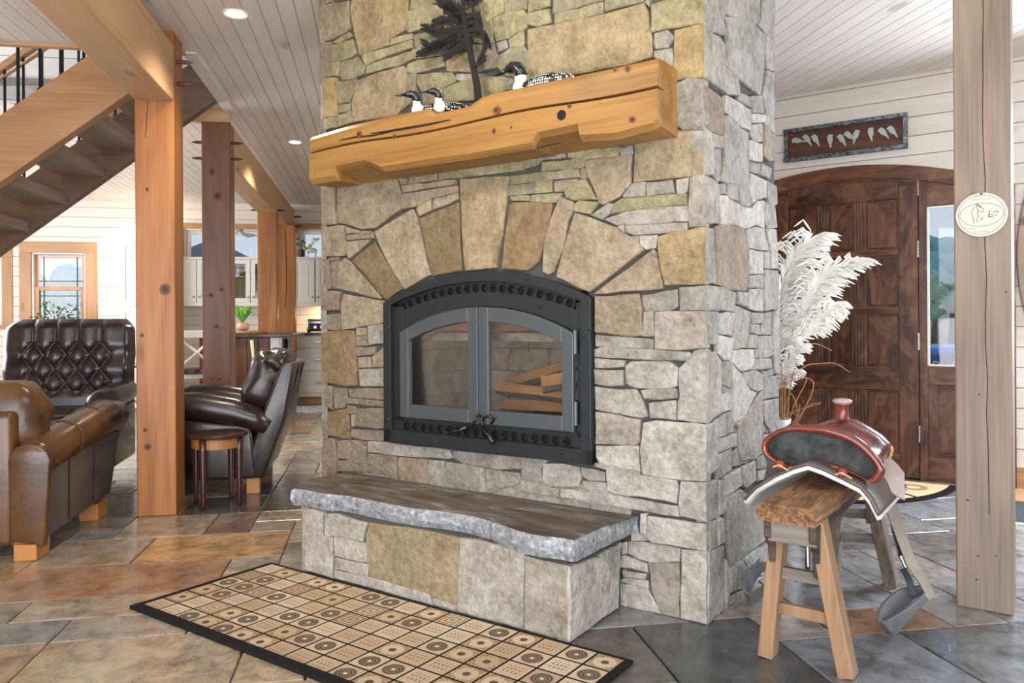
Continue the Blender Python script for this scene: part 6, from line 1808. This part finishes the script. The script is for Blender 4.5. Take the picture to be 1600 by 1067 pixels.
trunk.strip(*flat([(746,96),(755,82),(762,68)],(.010,.006)),-.002,.002)
trunk.build('trunk',M['rustmetal'],tr)
MB().box((-.05,-.03,.0),(.05,.03,.004)).build('foot_plate',M['rustmetal'],tr)
def foliage(P,up,dn,seed,mb):
    "ragged branch band along polyline"
    rr=random.Random(seed); pts=[T(*p) for p in P]; out=[];n=40
    L=[]
    for i in range(n+1):
        k=i/n*(len(pts)-1); j=min(int(k),len(pts)-2); f=k-j; L.append((pts[j][0]*(1-f)+pts[j+1][0]*f,pts[j][1]*(1-f)+pts[j+1][1]*f))
    A=[];Bq=[]
    for i,(x,z) in enumerate(L):
        e=math.sin(PI*min(1,max(0,(i+2)/(n+3))))**.5
        A.append((x,z+up*e*(rr.uniform(.35,1.25) if i%2 else .5))); Bq.append((x,z-dn*e*(rr.uniform(.5,1.1))))
    mb.strip(A,Bq,-.0015,.0015)
fm=MB()
_f=foliage
def foliage(P,up,dn,seed,mb): _f(P,up*1.7,dn*1.6,seed,mb); _f([(x,y+5) for x,y in P],up*.8,dn*1.5,seed+50,mb)
F_=[([(722,48),(700,62),(680,72),(662,78),(648,84)],.012,.014),([(722,40),(700,48),(680,50),(668,45),(655,40)],.014,.010),([(724,26),(705,30),(688,32),(672,34)],.014,.010),
 ([(728,62),(712,74),(700,84),(690,90)],.010,.010),([(720,12),(706,10),(692,6),(680,2)],.016,.012),([(726,30),(736,24),(748,28),(752,40)],.016,.020),([(726,50),(738,46),(752,50),(760,62),(765,72)],.012,.016),
 ([(722,0),(735,-4),(745,2)],.018,.014),([(718,-20),(700,-26),(684,-30)],.02,.016),([(720,-24),(736,-30),(752,-28)],.02,.016),([(718,-50),(704,-54),(694,-56)],.02,.014),([(752,66),(758,58),(764,70)],.010,.012),([(712,54),(690,66),(668,70),(655,62)],.010,.012),([(744,96),(752,90),(758,88)],.006,.008),([(724,36),(712,20),(700,12),(690,14)],.02,.016)]
for i,(P,u,d) in enumerate(F_): foliage(P,u,d,i,fm)
fo=fm.build('foliage',M['rustmetal'],tr)
# loons
M['loonblack']=plain('loon_black','#14181a',.25,0,.6); M['loonwhite']=plain('loon_white','#e6e3da',.5)
t=NT('loon_checker',.35,0,.5); cc=t.coord((1,1,1),False); v=t.n('TexVoronoi'); t.l(cc,v.inputs['Vector']); v.inputs['Scale'].default_value=95; v.inputs['Randomness'].default_value=.25
t.col(t.ramp(v.outputs['Distance'],[(.34,'#ecebe4'),(.40,'#111416')])); M['loonback']=t.m
def loon(label,px,py,s,rz,group=None):
    x,z=mp(px,py); o=fthing(CH,'loon_figurine',label,'figurine',x,-.075,MTOP-.012,rz,group); 
    # faces local -x ; body
    def body(u,v):
        t_=2*PI*u; w=v; X=-.10+ .30*w; r=math.sin(PI*min(1,.08+w*.9))**.6; yy=math.cos(t_)*.05*r; zz=math.sin(t_)*.045*r
        return (X*s,yy*s,(.045+zz*(1 if zz>0 else .9)+.0*w)*s)
    MB().grid(body,20,14,True).build('body',M['loonback'],o,smooth=True)
    MB().ball((-.075*s,0,.045*s),.047*s,14,9,(1,.95,1)).build('breast',M['loonwhite'],o,smooth=True)
    MB().tube([(-.085*s,0,.07*s),(-.085*s,0,.105*s)],[.028*s,.027*s],14).build('collar',M['loonwhite'],o,smooth=True)
    MB().tube([(-.083*s,0,.10*s),(-.088*s,0,.125*s),(-.105*s,0,.147*s),(-.13*s,0,.152*s),(-.155*s,0,.147*s),(-.17*s,0,.142*s)],[.029*s,.029*s,.03*s,.029*s,.02*s,.010*s],14,flat=.9).tube([(-.16*s,0,.146*s),(-.2*s,0,.137*s),(-.235*s,0,.130*s)],[.012*s,.008*s,.002*s],8).build('head',M['loonblack'],o,smooth=True)
    for q in(-1,1): MB().ball((-.135*s,q*.022*s,.156*s),.005*s,8,6).build('eye',plain('red_eye','#8b2b1c',.2),o)
    return o
loon('large black and white loon figurine with checkered back right of metal tree',836,140,.86,0)
l2=loon('small loon figurine, left one of the pair on the mantel',668,172,.62,.95); l3=loon('small loon figurine, right one of the pair nearest the metal tree',700,168,.56,1.05)
# ================================================================ outside
gr=struct(MB().box((-60,-.2,-.5),(60,90,-.35)).build('ground',plain('dry_grass','#a9a27a',.9,bump=.3,bs=3))); gr.location=tuple(HO.W(0,BW+.6,0)); gr.rotation_euler.z=HO.a
gr2=struct(MB().box((-3,.6,-.5),(60,60,-.36)).build('ground.001',plain('drive_gravel','#b5a892',.9,bump=.3,bs=8))); gr2.location=tuple(DW.W(0,0,0)); gr2.rotation_euler.z=DW.a
M['tree1']=plain('tree_leaf_teal','#79aaa4',.8,bump=.5,bs=6); M['tree2']=plain('tree_leaf_green','#86a67c',.8,bump=.5,bs=6); M['trunk']=plain('tree_trunk','#5b4a3b',.9)
def tree(fr,x,y,h,r,mat,label,group='trees outside',seed=0):
    t=fthing(fr,'tree',label,'tree',x,y,-.4,0,group); rr=random.Random(seed)
    MB().tube([(0,0,0),(.05,0,h*.6)],[.12,.07],8).build('trunk',M['trunk'],t)
    mb=MB()
    for k in range(26):
        v=Vector((rr.gauss(0,1),rr.gauss(0,1),rr.gauss(0,.8))).normalized()*r*rr.uniform(.3,.9)
        s=r*rr.uniform(.22,.42); b=len(mb.v); mb.ball((v.x,v.y,h*.72+v.z),s,9,6)
        for i in range(b,len(mb.v)): 
            q=mb.v[i]; f=noise.noise(Vector(q)*3)*.25*s; mb.v[i]=(q[0]+f,q[1]+f,q[2]+f)
    mb.build('crown',mat,t)
hl=lambda fr,x,y,sx_,sy_,h,mat,name,label: MB().ball((0,0,0),1,24,12,(sx_,sy_,h)).build(name,mat,fthing(fr,'hill',label,'hill',x,y,-.5))
hl(HO,-10,75,45,14,3.2,plain('far_hill','#c8b6b0',.9,bump=.3,bs=.4),'slope','pinkish distant hill seen through the left back window')
for i,(x,y) in enumerate(((-9.5,24),(-9.9,28),(-6.4,22),(-11.5,30))): tree(HO,x,y,2.6,1.3,M['tree1' if i%2 else 'tree2'],['bushy tree low behind the left pane','teal tree beyond the left window, farther off','round tree right of the house plant','small far tree at window edge'][i],seed=i)
hs=fthing(HO,'neighbour_house','grey gable roofed house seen through the middle kitchen window','house',-5.3,26.0,-.5)
MB().box((-2.2,0,0),(2.2,4,3.1)).build('wall',plain('house_wall','#b9b4aa',.8),hs); MB().prism([(-2.6,3.0),(2.6,3.0),(0.2,4.2)],-.2,4.2,'y').build('roof',plain('roof_grey','#7d8084',.8),hs)
# entry side: trees, bank and truck seen through the sidelight
hl(DW,6,34,22,8,3.7,plain('tan_bank','#d3b998',.95,bump=.3,bs=.6),'slope','tan sunlit bank beyond the parked blue truck')
q=DW.loc(*[c*1.0 for c in (0,0)])
def beyond(px,py,dist):
    r=ray(px,py); return DW.loc(r[0]*dist,r[1]*dist)
for i,(px,d,h,rr_) in enumerate(((1458,27,3.4,1.0),(1485,25,2.9,.9),(1462,45,6.4,1.7),(1480,43,5.6,1.5))):
    x,y=beyond(px,400,d); tree(DW,x,y,h,rr_,M['tree1'] if i!=1 else M['tree2'],['teal leafed tree behind the truck','green tree right of the truck in the sidelight','taller tree behind the bank','tallest far tree top against the sky'][i],seed=10+i)
x,y=beyond(1440,560,11.5)
tk=fthing(DW,'pickup_truck','blue pickup truck parked outside, seen through the door sidelight','truck',x,y,-.36,-PI/2)
M['truck']=plain('truck_blue','#2f7fb6',.25,.3,.7)
MB().prism([(-1.0,.45),(1.0,.45),(1.02,.95),(.9,1.02),(-.9,1.02),(-1.02,.95)],0,2.2,'y').build('bed',M['truck'],tk,.05,True)
MB().prism([(-.95,.6),(.95,.6),(.95,1.05),(.72,1.6),(-.72,1.6),(-.95,1.05)],2.2,4.0,'y').build('cab',M['truck'],tk,.06,True)
MB().prism([(-.72,1.12),(.72,1.12),(.6,1.5),(-.6,1.5)],2.17,2.21,'y').build('rear_window',M['void'],tk)
MB().box((-.95,-.12,.4),(.95,.0,.55)).build('bumper',M['chrome'],tk,.03,True)
for s in(-1,1):
    for yy in(.6,3.6): MB().tube([(s*.75,yy,.36),(s*1.0,yy,.36)],.36,24).build('wheel',M['void'],tk)
    MB().box((s*.86,-.02,.65),(s*1.0,.02,.92)).build('tail_light',plain('tail_red','#a3241c',.3),tk)
cu=D.curves.new('badge','FONT'); cu.body='RAM'; cu.size=.24; cu.extrude=.008; cu.align_x='LEFT'; cu.space_character=1.4
ot=D.objects.new('tmp',cu); COL.objects.link(ot); bpy.context.view_layer.update()
me=D.meshes.new_from_object(ot); D.objects.remove(ot)
ob=D.objects.new('lettering',me); COL.objects.link(ob); ob.parent=tk; ob.location=(1.03,.25,.68); ob.rotation_euler=(PI/2,0,PI/2); me.materials.clear(); me.materials.append(M['white'])
